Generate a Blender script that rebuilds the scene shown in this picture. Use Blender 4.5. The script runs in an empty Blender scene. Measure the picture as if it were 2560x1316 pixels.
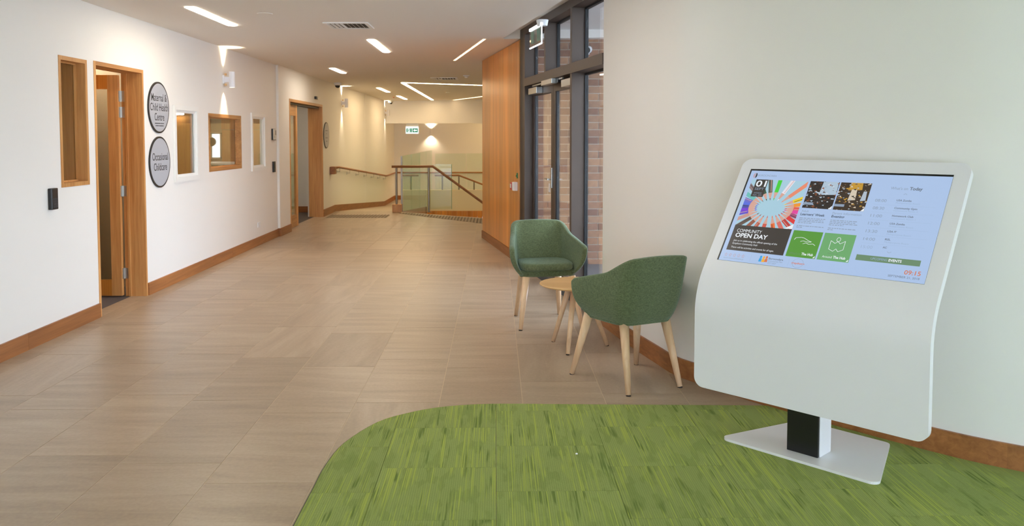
import bpy, bmesh, math, random
from mathutils import Vector, Matrix

# ------------------------------------------------------------------ scene, camera, light
sc = bpy.context.scene
col = sc.collection
random.seed(7)
R = math.radians

cam_d = bpy.data.cameras.new('camera')
cam_d.sensor_width = 36.0
cam_d.lens = 2080.0 / 2560.0 * 36.0
cam_d.shift_y = -(658.0 - 450.0) / 2560.0
cam_d.clip_start = 0.05
cam_d.clip_end = 200
cam_d.dof.use_dof = True
cam_d.dof.focus_distance = 4.6
cam_d.dof.aperture_fstop = 6.3
cam = bpy.data.objects.new('camera', cam_d)
cam.location = (0, 0, 1.5)
cam.rotation_euler = (R(90) - 0.050438, 0, -0.019204)
col.objects.link(cam)
sc.camera = cam

world = bpy.data.worlds.new('overcast_sky')
sc.world = world
world.use_nodes = True
wb = world.node_tree.nodes['Background']
wb.inputs[0].default_value = (0.72, 0.84, 1.0, 1)
wb.inputs[1].default_value = 10.5

def area_light(name, loc, rot, sx, sy, power, color):
    l = bpy.data.lights.new(name, 'AREA')
    l.shape = 'RECTANGLE'
    l.size = sx
    l.size_y = sy
    l.energy = power
    l.color = color
    o = bpy.data.objects.new(name, l)
    o.location = loc
    o.rotation_euler = rot
    col.objects.link(o)
    return o

DAY = (0.62, 0.78, 1.0)
# added daylight panels at the unseen window openings of back and side wall
area_light('daylight_fill_back', (-0.2, -7.85, 1.35), (R(90), 0, R(180)), 5.8, 2.2, 1750, DAY)
area_light('daylight_fill_side', (6.35, -2.2, 1.35), (R(90), 0, R(90)), 2.2, 2.2, 110, DAY)

sc.view_settings.view_transform = 'Standard'
sc.view_settings.look = 'None'
sc.view_settings.exposure = 0.18
sc.view_settings.gamma = 1.0
sc.view_settings.use_curve_mapping = False
sc.cycles.use_denoising = True
sc.cycles.use_adaptive_sampling = True
sc.cycles.adaptive_threshold = 0.04
sc.cycles.use_light_tree = False
sc.cycles.max_bounces = 8
sc.cycles.diffuse_bounces = 6
sc.cycles.glossy_bounces = 3
sc.cycles.transparent_max_bounces = 16

# ------------------------------------------------------------------ material helpers
def lin(r, g, b):
    f = lambda c: c / 12.92 if c <= 0.04045 else ((c + 0.055) / 1.055) ** 2.4
    return (f(r / 255), f(g / 255), f(b / 255), 1.0)

MATS = {}
def nodemat(name):
    m = bpy.data.materials.new(name)
    m.use_nodes = True
    nt = m.node_tree
    return m, nt, nt.nodes['Principled BSDF']

def plain(name, color, rough=0.5, metal=0.0, bump=0.0, bscale=200, emit=None, spec=0.5):
    m, nt, b = nodemat(name)
    b.inputs['Base Color'].default_value = color
    b.inputs['Roughness'].default_value = rough
    b.inputs['Metallic'].default_value = metal
    b.inputs['Specular IOR Level'].default_value = spec
    if emit:
        b.inputs['Emission Color'].default_value = emit[0]
        b.inputs['Emission Strength'].default_value = emit[1]
    tc = nt.nodes.new('ShaderNodeTexCoord')
    n = nt.nodes.new('ShaderNodeTexNoise')
    n.inputs['Scale'].default_value = bscale
    nt.links.new(tc.outputs['Object'], n.inputs['Vector'])
    if bump:
        bp = nt.nodes.new('ShaderNodeBump')
        bp.inputs['Strength'].default_value = bump
        bp.inputs['Distance'].default_value = 0.002
        nt.links.new(n.outputs['Fac'], bp.inputs['Height'])
        nt.links.new(bp.outputs['Normal'], b.inputs['Normal'])
    MATS[name] = m
    return m

def emitmat(name, color, strength=1.0):
    m, nt, b = nodemat(name)
    b.inputs['Base Color'].default_value = (0.02, 0.02, 0.02, 1)
    b.inputs['Roughness'].default_value = 0.25
    b.inputs['Specular IOR Level'].default_value = 0.3
    b.inputs['Emission Color'].default_value = color
    b.inputs['Emission Strength'].default_value = strength
    if strength < 2.5: m.cycles.emission_sampling = 'NONE'
    MATS[name] = m
    return m

def wood(name, c1, c2, axis='z', rough=0.4, grain=38.0, along=1.6, knots=True, coat=0.0, board=0.0):
    m, nt, b = nodemat(name)
    L = nt.links.new
    tc = nt.nodes.new('ShaderNodeTexCoord')
    oi = nt.nodes.new('ShaderNodeObjectInfo')
    add = nt.nodes.new('ShaderNodeVectorMath'); add.operation = 'ADD'
    mul = nt.nodes.new('ShaderNodeVectorMath'); mul.operation = 'SCALE'
    comb = nt.nodes.new('ShaderNodeCombineXYZ')
    for i in range(3):
        L(oi.outputs['Random'], comb.inputs[i])
    L(comb.outputs[0], mul.inputs[0]); mul.inputs['Scale'].default_value = 37.0
    L(tc.outputs['Object'], add.inputs[0]); L(mul.outputs[0], add.inputs[1])
    mp = nt.nodes.new('ShaderNodeMapping')
    s = [grain, grain, grain]
    s['xyz'.index(axis)] = along
    mp.inputs['Scale'].default_value = s
    L(add.outputs[0], mp.inputs['Vector'])
    n1 = nt.nodes.new('ShaderNodeTexNoise')
    n1.inputs['Scale'].default_value = 1.0
    n1.inputs['Detail'].default_value = 5
    n1.inputs['Roughness'].default_value = 0.6
    n1.inputs['Distortion'].default_value = 0.6
    L(mp.outputs[0], n1.inputs['Vector'])
    mp2 = nt.nodes.new('ShaderNodeMapping')
    s2 = [5.0, 5.0, 5.0]; s2['xyz'.index(axis)] = 0.7
    mp2.inputs['Scale'].default_value = s2
    L(add.outputs[0], mp2.inputs['Vector'])
    n2 = nt.nodes.new('ShaderNodeTexNoise')
    n2.inputs['Scale'].default_value = 1.0
    n2.inputs['Detail'].default_value = 2
    L(mp2.outputs[0], n2.inputs['Vector'])
    mixf = nt.nodes.new('ShaderNodeMath'); mixf.operation = 'MULTIPLY_ADD'
    L(n1.outputs['Fac'], mixf.inputs[0]); mixf.inputs[1].default_value = 0.55
    h = nt.nodes.new('ShaderNodeMath'); h.operation = 'MULTIPLY'
    L(n2.outputs['Fac'], h.inputs[0]); h.inputs[1].default_value = 0.45
    L(h.outputs[0], mixf.inputs[2])
    rmp = nt.nodes.new('ShaderNodeValToRGB')
    rmp.color_ramp.elements[0].position = 0.34; rmp.color_ramp.elements[0].color = c1
    rmp.color_ramp.elements[1].position = 0.64; rmp.color_ramp.elements[1].color = c2
    L(mixf.outputs[0], rmp.inputs[0])
    hsv = nt.nodes.new('ShaderNodeHueSaturation')
    vr = nt.nodes.new('ShaderNodeMapRange')
    vr.inputs['To Min'].default_value = 0.86; vr.inputs['To Max'].default_value = 1.12
    L(oi.outputs['Random'], vr.inputs['Value'])
    L(vr.outputs[0], hsv.inputs['Value'])
    L(rmp.outputs[0], hsv.inputs['Color'])
    L(hsv.outputs[0], b.inputs['Base Color'])
    b.inputs['Roughness'].default_value = rough
    b.inputs['Coat Weight'].default_value = coat
    b.inputs['Coat Roughness'].default_value = 0.15
    MATS[name] = m
    return m

def glass(name, tint=(0.95, 0.97, 0.96), ior=1.5, gloss_tint=(1, 1, 1)):
    m = bpy.data.materials.new(name)
    m.use_nodes = True
    nt = m.node_tree
    nt.nodes.clear()
    L = nt.links.new
    out = nt.nodes.new('ShaderNodeOutputMaterial')
    t = nt.nodes.new('ShaderNodeBsdfTransparent'); t.inputs[0].default_value = (*tint, 1)
    g = nt.nodes.new('ShaderNodeBsdfGlossy'); g.inputs['Roughness'].default_value = 0.01
    g.inputs[0].default_value = (*gloss_tint, 1)
    lw = nt.nodes.new('ShaderNodeLayerWeight'); lw.inputs['Blend'].default_value = 0.5
    pw = nt.nodes.new('ShaderNodeMath'); pw.operation = 'POWER'; pw.inputs[1].default_value = 5.0
    L(lw.outputs['Facing'], pw.inputs[0])
    f = nt.nodes.new('ShaderNodeMath'); f.operation = 'MULTIPLY_ADD'
    f.inputs[1].default_value = 0.96; f.inputs[2].default_value = 0.035
    L(pw.outputs[0], f.inputs[0])
    mx = nt.nodes.new('ShaderNodeMixShader')
    L(f.outputs[0], mx.inputs[0]); L(t.outputs[0], mx.inputs[1]); L(g.outputs[0], mx.inputs[2])
    L(mx.outputs[0], out.inputs[0])
    MATS[name] = m
    return m

def tile_material():
    m, nt, b = nodemat('stone_tile')
    L = nt.links.new
    tc = nt.nodes.new('ShaderNodeTexCoord'); oi = nt.nodes.new('ShaderNodeObjectInfo')
    comb = nt.nodes.new('ShaderNodeCombineXYZ')
    for i in range(3): L(oi.outputs['Random'], comb.inputs[i])
    sc_ = nt.nodes.new('ShaderNodeVectorMath'); sc_.operation = 'SCALE'; sc_.inputs['Scale'].default_value = 91.0
    L(comb.outputs[0], sc_.inputs[0])
    add = nt.nodes.new('ShaderNodeVectorMath'); add.operation = 'ADD'
    L(tc.outputs['Object'], add.inputs[0]); L(sc_.outputs[0], add.inputs[1])
    # veins run across some tiles and along others
    wn = nt.nodes.new('ShaderNodeTexWhiteNoise'); wn.noise_dimensions = '1D'
    L(oi.outputs['Random'], wn.inputs['W'])
    ang = nt.nodes.new('ShaderNodeValToRGB'); ang.color_ramp.interpolation = 'CONSTANT'
    for p_, v_ in ((0.0, 0.02), (0.5, 1.50), (0.64, 1.66), (0.78, 0.10)):
        e_ = ang.color_ramp.elements[0] if p_ == 0.0 else ang.color_ramp.elements.new(p_)
        e_.color = (v_, v_, v_, 1)
    ang.color_ramp.elements.remove(ang.color_ramp.elements[-1])
    L(wn.outputs['Value'], ang.inputs['Fac'])
    rot = nt.nodes.new('ShaderNodeVectorRotate'); rot.rotation_type = 'Z_AXIS'
    L(add.outputs[0], rot.inputs['Vector']); L(ang.outputs[0], rot.inputs['Angle'])
    mp = nt.nodes.new('ShaderNodeMapping'); mp.inputs['Scale'].default_value = (1.1, 8.0, 1.0)
    L(rot.outputs[0], mp.inputs['Vector'])
    n1 = nt.nodes.new('ShaderNodeTexNoise'); n1.inputs['Scale'].default_value = 1.0; n1.inputs['Detail'].default_value = 7
    n1.inputs['Roughness'].default_value = 0.62; n1.inputs['Distortion'].default_value = 0.5
    L(mp.outputs[0], n1.inputs['Vector'])
    n2 = nt.nodes.new('ShaderNodeTexNoise'); n2.inputs['Scale'].default_value = 60.0; n2.inputs['Detail'].default_value = 4
    L(add.outputs[0], n2.inputs['Vector'])
    ma = nt.nodes.new('ShaderNodeMath'); ma.operation = 'MULTIPLY_ADD'; ma.inputs[1].default_value = 0.25
    mb = nt.nodes.new('ShaderNodeMath'); mb.operation = 'MULTIPLY'; mb.inputs[1].default_value = 0.75
    L(n1.outputs['Fac'], mb.inputs[0]); L(n2.outputs['Fac'], ma.inputs[0]); L(mb.outputs[0], ma.inputs[2])
    rmp = nt.nodes.new('ShaderNodeValToRGB')
    e = rmp.color_ramp.elements
    e[0].position = 0.30; e[0].color = lin(154, 134, 113)
    e[1].position = 0.70; e[1].color = lin(188, 170, 148)
    mid = rmp.color_ramp.elements.new(0.5); mid.color = lin(173, 152, 129)
    L(ma.outputs[0], rmp.inputs[0])
    hsv = nt.nodes.new('ShaderNodeHueSaturation')
    vr = nt.nodes.new('ShaderNodeMapRange'); vr.inputs['To Min'].default_value = 0.93; vr.inputs['To Max'].default_value = 1.07
    L(oi.outputs['Random'], vr.inputs['Value']); L(vr.outputs[0], hsv.inputs['Value']); L(rmp.outputs[0], hsv.inputs['Color'])
    L(hsv.outputs[0], b.inputs['Base Color'])
    b.inputs['Roughness'].default_value = 0.36
    b.inputs['Specular IOR Level'].default_value = 0.5
    bp = nt.nodes.new('ShaderNodeBump'); bp.inputs['Strength'].default_value = 0.12; bp.inputs['Distance'].default_value = 0.001
    L(ma.outputs[0], bp.inputs['Height']); L(bp.outputs[0], b.inputs['Normal'])
    MATS['stone_tile'] = m

def carpet_material():
    m, nt, b = nodemat('green_carpet')
    L = nt.links.new
    tc = nt.nodes.new('ShaderNodeTexCoord'); oi = nt.nodes.new('ShaderNodeObjectInfo')
    comb = nt.nodes.new('ShaderNodeCombineXYZ')
    for i in range(3): L(oi.outputs['Random'], comb.inputs[i])
    sc_ = nt.nodes.new('ShaderNodeVectorMath'); sc_.operation = 'SCALE'; sc_.inputs['Scale'].default_value = 53.0
    L(comb.outputs[0], sc_.inputs[0])
    add = nt.nodes.new('ShaderNodeVectorMath'); add.operation = 'ADD'
    L(tc.outputs['Object'], add.inputs[0]); L(sc_.outputs[0], add.inputs[1])
    def noise(sx, sy, detail, rough=0.5):
        mp = nt.nodes.new('ShaderNodeMapping'); mp.inputs['Scale'].default_value = (sx, sy, 1.0)
        L(add.outputs[0], mp.inputs['Vector'])
        n = nt.nodes.new('ShaderNodeTexNoise'); n.inputs['Scale'].default_value = 1.0
        n.inputs['Detail'].default_value = detail; n.inputs['Roughness'].default_value = rough
        L(mp.outputs[0], n.inputs['Vector'])
        return n.outputs['Fac']
    def step(v, lo, hi):
        r = nt.nodes.new('ShaderNodeMapRange'); r.inputs['From Min'].default_value = lo; r.inputs['From Max'].default_value = hi
        L(v, r.inputs['Value']); return r.outputs[0]
    def mixc(f, a, bcol):
        mx = nt.nodes.new('ShaderNodeMix'); mx.data_type = 'RGBA'
        L(f, mx.inputs[0])
        if isinstance(a, tuple): mx.inputs[6].default_value = a
        else: L(a, mx.inputs[6])
        if isinstance(bcol, tuple): mx.inputs[7].default_value = bcol
        else: L(bcol, mx.inputs[7])
        return mx.outputs[2]
    def mul(a, c):
        q = nt.nodes.new('ShaderNodeMath'); q.operation = 'MULTIPLY'; L(a, q.inputs[0]); L(c, q.inputs[1]); return q.outputs[0]
    lines = step(noise(140, 1.3, 2), 0.53, 0.60)
    zone = step(noise(14.0, 2.6, 2), 0.42, 0.50)
    dlines = step(noise(120, 2.4, 2), 0.50, 0.60)
    dzone = step(noise(16.0, 3.4, 1), 0.56, 0.64)
    patch = step(noise(20, 5.0, 2), 0.52, 0.57)
    fuzz = noise(230, 230, 2, 0.7)
    base = mixc(fuzz, lin(130, 146, 80), lin(170, 182, 114))
    c = mixc(mul(patch, step(fuzz, 0.35, 0.6)), base, lin(136, 152, 84))
    c = mixc(mul(dlines, dzone), c, lin(112, 130, 68))
    c = mixc(mul(lines, zone), c, lin(172, 184, 92))
    # fine ribs of the loop pile
    wv = nt.nodes.new('ShaderNodeTexWave'); wv.inputs['Scale'].default_value = 34.0; wv.inputs['Distortion'].default_value = 0.4
    L(add.outputs[0], wv.inputs['Vector'])
    rib = step(wv.outputs['Fac'], 0.0, 3.4)
    c = mixc(rib, c, lin(102, 120, 64))
    hsv = nt.nodes.new('ShaderNodeHueSaturation')
    vr = nt.nodes.new('ShaderNodeMapRange'); vr.inputs['To Min'].default_value = 0.94; vr.inputs['To Max'].default_value = 1.06
    L(oi.outputs['Random'], vr.inputs['Value']); L(vr.outputs[0], hsv.inputs['Value']); L(c, hsv.inputs['Color'])
    L(hsv.outputs[0], b.inputs['Base Color'])
    b.inputs['Roughness'].default_value = 0.95
    b.inputs['Specular IOR Level'].default_value = 0.1
    bp = nt.nodes.new('ShaderNodeBump'); bp.inputs['Strength'].default_value = 0.5; bp.inputs['Distance'].default_value = 0.003
    L(fuzz, bp.inputs['Height']); L(bp.outputs[0], b.inputs['Normal'])
    MATS['green_carpet'] = m

def fabric_material():
    m, nt, b = nodemat('green_fabric')
    L = nt.links.new
    tc = nt.nodes.new('ShaderNodeTexCoord')
    def noise(s):
        mp = nt.nodes.new('ShaderNodeMapping'); mp.inputs['Scale'].default_value = s
        L(tc.outputs['Object'], mp.inputs['Vector'])
        n = nt.nodes.new('ShaderNodeTexNoise'); n.inputs['Scale'].default_value = 1.0; n.inputs['Detail'].default_value = 3
        L(mp.outputs[0], n.inputs['Vector']); return n.outputs['Fac']
    a = noise((420, 420, 40)); c = noise((60, 60, 420))
    ad = nt.nodes.new('ShaderNodeMath'); ad.operation = 'ADD'; L(a, ad.inputs[0]); L(c, ad.inputs[1])
    rmp = nt.nodes.new('ShaderNodeValToRGB')
    rmp.color_ramp.elements[0].position = 0.38; rmp.color_ramp.elements[0].color = lin(78, 88, 62)
    rmp.color_ramp.elements[1].position = 0.62; rmp.color_ramp.elements[1].color = lin(117, 127, 92)
    hf = nt.nodes.new('ShaderNodeMath'); hf.operation = 'MULTIPLY'; hf.inputs[1].default_value = 0.5
    L(ad.outputs[0], hf.inputs[0]); L(hf.outputs[0], rmp.inputs[0])
    L(rmp.outputs[0], b.inputs['Base Color'])
    b.inputs['Roughness'].default_value = 0.85
    b.inputs['Specular IOR Level'].default_value = 0.2
    b.inputs['Sheen Weight'].default_value = 0.35
    b.inputs['Sheen Tint'].default_value = (0.6, 0.85, 0.8, 1)
    bp = nt.nodes.new('ShaderNodeBump'); bp.inputs['Strength'].default_value = 0.25; bp.inputs['Distance'].default_value = 0.001
    L(ad.outputs[0], bp.inputs['Height']); L(bp.outputs[0], b.inputs['Normal'])
    MATS['green_fabric'] = m

def brick_material():
    m, nt, b = nodemat('brick')
    L = nt.links.new
    oi = nt.nodes.new('ShaderNodeObjectInfo'); tc = nt.nodes.new('ShaderNodeTexCoord')
    rmp = nt.nodes.new('ShaderNodeValToRGB')
    e = rmp.color_ramp.elements
    e[0].position = 0.0; e[0].color = lin(120, 88, 78)
    e[1].position = 1.0; e[1].color = lin(186, 142, 108)
    for p, cc in ((0.25, (160, 118, 92)), (0.5, (172, 134, 106)), (0.75, (150, 112, 92))):
        q = rmp.color_ramp.elements.new(p); q.color = lin(*cc)
    L(oi.outputs['Random'], rmp.inputs[0])
    n = nt.nodes.new('ShaderNodeTexNoise'); n.inputs['Scale'].default_value = 26; n.inputs['Detail'].default_value = 5
    L(tc.outputs['Object'], n.inputs['Vector'])
    mx = nt.nodes.new('ShaderNodeMix'); mx.data_type = 'RGBA'
    r = nt.nodes.new('ShaderNodeMapRange'); r.inputs['From Min'].default_value = 0.4; r.inputs['From Max'].default_value = 0.8; r.inputs['To Max'].default_value = 0.5
    L(n.outputs['Fac'], r.inputs['Value']); L(r.outputs[0], mx.inputs[0])
    L(rmp.outputs[0], mx.inputs[6]); mx.inputs[7].default_value = lin(112, 84, 74)
    L(mx.outputs[2], b.inputs['Base Color'])
    b.inputs['Roughness'].default_value = 0.9
    MATS['brick'] = m

tile_material(); carpet_material(); fabric_material(); brick_material()
plain('wall_paint', lin(240, 237, 233), 0.55)
plain('ceiling_paint', lin(244, 239, 232), 0.7)
plain('white_gloss', lin(236, 238, 240), 0.35)
plain('white_powder', lin(236, 235, 240), 0.32)
plain('white_frame', lin(240, 239, 236), 0.4)
plain('grout', lin(206, 189, 163), 0.8)
plain('bronze', lin(80, 67, 59), 0.45, metal=0.2)
plain('bronze_dark', lin(50, 41, 37), 0.45, metal=0.2)
plain('rubber', lin(24, 26, 30), 0.5)
plain('black_plastic', lin(30, 29, 30), 0.4)
plain('black_matt', lin(22, 22, 22), 0.55)
plain('silver', lin(190, 190, 188), 0.3, metal=0.9)
plain('steel_post', lin(150, 140, 125), 0.35, metal=0.8)
plain('grey_sign', lin(178, 181, 190), 0.45)
plain('sign_text', lin(62, 62, 66), 0.5)
plain('sign_rim', lin(32, 32, 34), 0.4)
plain('grey_carpet', lin(92, 84, 84), 0.95, bump=0.3)
plain('grey_wall', lin(172, 164, 150), 0.7)
plain('red_plastic', lin(190, 45, 40), 0.4)
plain('green_plastic', lin(20, 130, 80), 0.4)
plain('mortar', lin(212, 200, 184), 0.9)
plain('pictogram_green', lin(104, 146, 132), 0.5)
plain('tactile', lin(150, 134, 113), 0.7)
plain('tactile_stud', lin(128, 113, 95), 0.6)
plain('concrete', lin(92, 90, 92), 0.9, bump=0.2)
plain('cream_paint', lin(226, 210, 176), 0.6)
plain('kiosk_black', lin(20, 20, 21), 0.35)
plain('vent_dark', lin(84, 78, 70), 0.8)
plain('clear_white', lin(235, 240, 245), 0.2)
plain('intercom_face', lin(205, 205, 200), 0.3)
wood('door_timber', lin(184, 121, 63), lin(224, 168, 104), 'z', 0.42)
wood('frame_timber_y', lin(160, 105, 55), lin(208, 152, 92), 'y', 0.42)
wood('panel_timber', lin(184, 107, 36), lin(230, 156, 70), 'z', 0.3, grain=30, along=0.5, coat=0.03)
wood('skirting', lin(126, 75, 38), lin(172, 112, 62), 'y', 0.45)
wood('skirting_x', lin(126, 75, 38), lin(172, 112, 62), 'x', 0.45)
wood('rail_timber', lin(140, 88, 48), lin(182, 124, 72), 'x', 0.4)
wood('beech', lin(212, 172, 132), lin(231, 198, 160), 'z', 0.4, grain=60, along=3)
wood('table_oak', lin(205, 160, 104), lin(228, 188, 134), 'x', 0.4, grain=55, along=3)
wood('room_timber', lin(178, 120, 58), lin(212, 156, 88), 'z', 0.5)
glass('clear_glass')
glass('green_glass', (0.92, 0.97, 0.94), 1.45)
glass('ramp_glass', (0.74, 0.91, 0.84), 1.45)
glass('door_glass', (0.86, 0.86, 0.82))
glass('tint_glass', (0.96, 0.975, 0.98), 1.5)
emitmat('lamp_cool', (1.0, 0.88, 0.71, 1), 42.0)
emitmat('lamp_warm', (1.0, 0.74, 0.41, 1), 22.0)
emitmat('lamp_far', (1.0, 0.74, 0.42, 1), 30.0)
emitmat('fill_neutral', (1.0, 0.95, 0.92, 1), 31.0)  # glow of the added slot lights near the camera
emitmat('fill_landing', (1.0, 0.70, 0.32, 1), 45.0)  # glow of the added slot lights past the bulkhead
emitmat('fill_room', (1.0, 0.80, 0.55, 1), 60.0)  # glow of the lights added in the side rooms
emitmat('lamp_amber', (1.0, 0.70, 0.38, 1), 4.0)
emitmat('lamp_spot', (1.0, 0.84, 0.6, 1), 10.0)
emitmat('lit_window', (0.9, 1.0, 1.0, 1), 1.6)
emitmat('led_edge', (0.85, 0.92, 1.0, 1), 2.0)

# ------------------------------------------------------------------ mesh helpers
class MB:
    def __init__(self):
        self.v = []; self.f = []
    def box(self, x0, x1, y0, y1, z0, z1, bev=0.0):
        i = len(self.v)
        if bev <= 0:
            self.v += [(x0, y0, z0), (x1, y0, z0), (x1, y1, z0), (x0, y1, z0), (x0, y0, z1), (x1, y0, z1), (x1, y1, z1), (x0, y1, z1)]
            self.f += [(i + 3, i + 2, i + 1, i), (i + 4, i + 5, i + 6, i + 7), (i, i + 1, i + 5, i + 4), (i + 1, i + 2, i + 6, i + 5), (i + 2, i + 3, i + 7, i + 6), (i + 3, i, i + 4, i + 7)]
        else:
            bm = bmesh.new()
            bmesh.ops.create_cube(bm, size=1.0)
            for q in bm.verts:
                q.co = Vector(((x0 + x1) / 2 + q.co.x * (x1 - x0), (y0 + y1) / 2 + q.co.y * (y1 - y0), (z0 + z1) / 2 + q.co.z * (z1 - z0)))
            bmesh.ops.bevel(bm, geom=bm.edges[:], offset=bev, segments=2, affect='EDGES', profile=0.6)
            self.bm(bm); bm.free()
        return self
    def bm(self, bm):
        i = len(self.v)
        bm.verts.index_update()
        self.v += [tuple(q.co) for q in bm.verts]
        self.f += [tuple(i + q.index for q in fc.verts) for fc in bm.faces]
        return self
    def prism(self, pts, z0, z1):
        i = len(self.v); n = len(pts)
        zf0 = z0 if callable(z0) else (lambda x, y: z0)
        zf1 = z1 if callable(z1) else (lambda x, y: z1)
        a = sum(pts[k][0] * pts[(k + 1) % n][1] - pts[(k + 1) % n][0] * pts[k][1] for k in range(n))
        if a < 0: pts = pts[::-1]
        self.v += [(p[0], p[1], zf0(*p[:2])) for p in pts] + [(p[0], p[1], zf1(*p[:2])) for p in pts]
        self.f += [tuple(range(i + n - 1, i - 1, -1)), tuple(range(i + n, i + 2 * n))]
        self.f += [(i + k, i + (k + 1) % n, i + n + (k + 1) % n, i + n + k) for k in range(n)]
        return self
    def cyl(self, p0, p1, r0, r1=None, n=16, caps=True):
        r1 = r0 if r1 is None else r1
        p0 = Vector(p0); p1 = Vector(p1); d = (p1 - p0).normalized()
        a = d.orthogonal().normalized(); b = d.cross(a)
        i = len(self.v)
        for p, r in ((p0, r0), (p1, r1)):
            for k in range(n):
                t = 2 * math.pi * k / n
                self.v.append(tuple(p + a * (r * math.cos(t)) + b * (r * math.sin(t))))
        self.f += [(i + k, i + (k + 1) % n, i + n + (k + 1) % n, i + n + k) for k in range(n)]
        if caps:
            self.f += [tuple(range(i + n - 1, i - 1, -1)), tuple(range(i + n, i + 2 * n))]
        return self
    def tube(self, pts, r, n=12, sx=1.0):
        pts = [Vector(p) for p in pts]
        i = len(self.v); m = len(pts)
        for k, p in enumerate(pts):
            if k == 0: d = pts[1] - p
            elif k == m - 1: d = p - pts[k - 1]
            else: d = (pts[k + 1] - p).normalized() + (p - pts[k - 1]).normalized()
            d.normalize()
            up = Vector((0, 0, 1)) if abs(d.z) < 0.95 else Vector((1, 0, 0))
            a = d.cross(up).normalized(); b = a.cross(d)
            for q in range(n):
                t = 2 * math.pi * q / n
                self.v.append(tuple(p + a * (r * math.cos(t)) + b * (r * math.sin(t))))
        for k in range(m - 1):
            for q in range(n):
                self.f.append((i + k * n + q, i + k * n + (q + 1) % n, i + (k + 1) * n + (q + 1) % n, i + (k + 1) * n + q))
        self.f += [tuple(range(i + n - 1, i - 1, -1)), tuple(range(i + (m - 1) * n, i + m * n))]
        return self
    def lathe(self, prof, c=(0, 0, 0), n=28):
        i = len(self.v); m = len(prof)
        for r, z in prof:
            for k in range(n):
                t = 2 * math.pi * k / n
                self.v.append((c[0] + r * math.cos(t), c[1] + r * math.sin(t), c[2] + z))
        for a in range(m - 1):
            for k in range(n):
                self.f.append((i + a * n + k, i + a * n + (k + 1) % n, i + (a + 1) * n + (k + 1) % n, i + (a + 1) * n + k))
        if prof[0][0] > 1e-6: self.f.append(tuple(range(i + n - 1, i - 1, -1)))
        if prof[-1][0] > 1e-6: self.f.append(tuple(range(i + (m - 1) * n, i + m * n)))
        return self
    def xform(self, M):
        self.v = [tuple(M @ Vector(p)) for p in self.v]
        return self
    def mesh(self, name, mat, smooth=False):
        me = bpy.data.meshes.new(name)
        me.from_pydata(self.v, [], self.f)
        me.validate()
        bm = bmesh.new(); bm.from_mesh(me)
        bmesh.ops.recalc_face_normals(bm, faces=bm.faces)
        bm.to_mesh(me); bm.free()
        me.materials.append(MATS[mat])
        if smooth:
            for p in me.polygons: p.use_smooth = True
        return me

def link(name, me, parent=None, loc=(0, 0, 0)):
    o = bpy.data.objects.new(name, me)
    o.location = loc
    col.objects.link(o)
    if parent: o.parent = parent
    return o

def part(name, mb, mat, parent, smooth=False, label=None, loc=(0, 0, 0)):
    o = link(name, mb.mesh(name, mat, smooth), parent, loc)
    if label: o['label'] = label
    return o

def smooth_by_angle(o, deg=40):
    me = o.data
    for p in me.polygons: p.use_smooth = True
    bm = bmesh.new(); bm.from_mesh(me)
    for e in bm.edges:
        if len(e.link_faces) == 2 and e.calc_face_angle(0) > R(deg): e.smooth = False
    bm.to_mesh(me); bm.free()

def thing(name, label, cat, loc=(0, 0, 0), rotz=0.0, group=None):
    o = bpy.data.objects.new(name, None)
    o.empty_display_size = 0.1
    o.location = loc
    o.rotation_euler = (0, 0, rotz)
    col.objects.link(o)
    o['label'] = label; o['category'] = cat
    if group: o['group'] = group
    return o

def struct(name, label, cat, mb=None, mat=None, loc=(0, 0, 0), rotz=0.0):
    if mb is None:
        o = bpy.data.objects.new(name, None); o.empty_display_size = 0.1
        col.objects.link(o)
    else:
        o = link(name, mb.mesh(name, mat))
    o.location = loc; o.rotation_euler = (0, 0, rotz)
    o['kind'] = 'structure'; o['label'] = label; o['category'] = cat
    return o

def text_mesh(string, size, bold=0.0, align='CENTER', width=None, spacing=1.0):
    cu = bpy.data.curves.new('lettering', 'FONT')
    cu.body = string
    cu.size = size
    cu.align_x = align
    cu.align_y = 'CENTER'
    cu.offset = bold
    cu.space_character = spacing
    cu.resolution_u = 3
    cu.fill_mode = 'FRONT'
    o = bpy.data.objects.new('lettering_tmp', cu)
    col.objects.link(o)
    dg = bpy.context.evaluated_depsgraph_get()
    me = bpy.data.meshes.new_from_object(o.evaluated_get(dg))
    bpy.data.objects.remove(o)
    bpy.data.curves.remove(cu)
    if width:
        xs = [q.co.x for q in me.vertices]
        w = max(xs) - min(xs)
        s = width / w
        x0 = {'CENTER': (max(xs) + min(xs)) / 2, 'LEFT': min(xs), 'RIGHT': max(xs)}[align]
        for q in me.vertices: q.co.x = (q.co.x - x0) * s
    return me

def lettering(name, string, size, mat, parent, M, **kw):
    me = text_mesh(string, size, **kw)
    me.transform(M)
    me.materials.clear(); me.materials.append(MATS[mat])
    me.name = name
    return link(name, me, parent)

def basis(o, x, y, z):
    return Matrix(((x[0], y[0], z[0], o[0]), (x[1], y[1], z[1], o[1]), (x[2], y[2], z[2], o[2]), (0, 0, 0, 1)))

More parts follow.
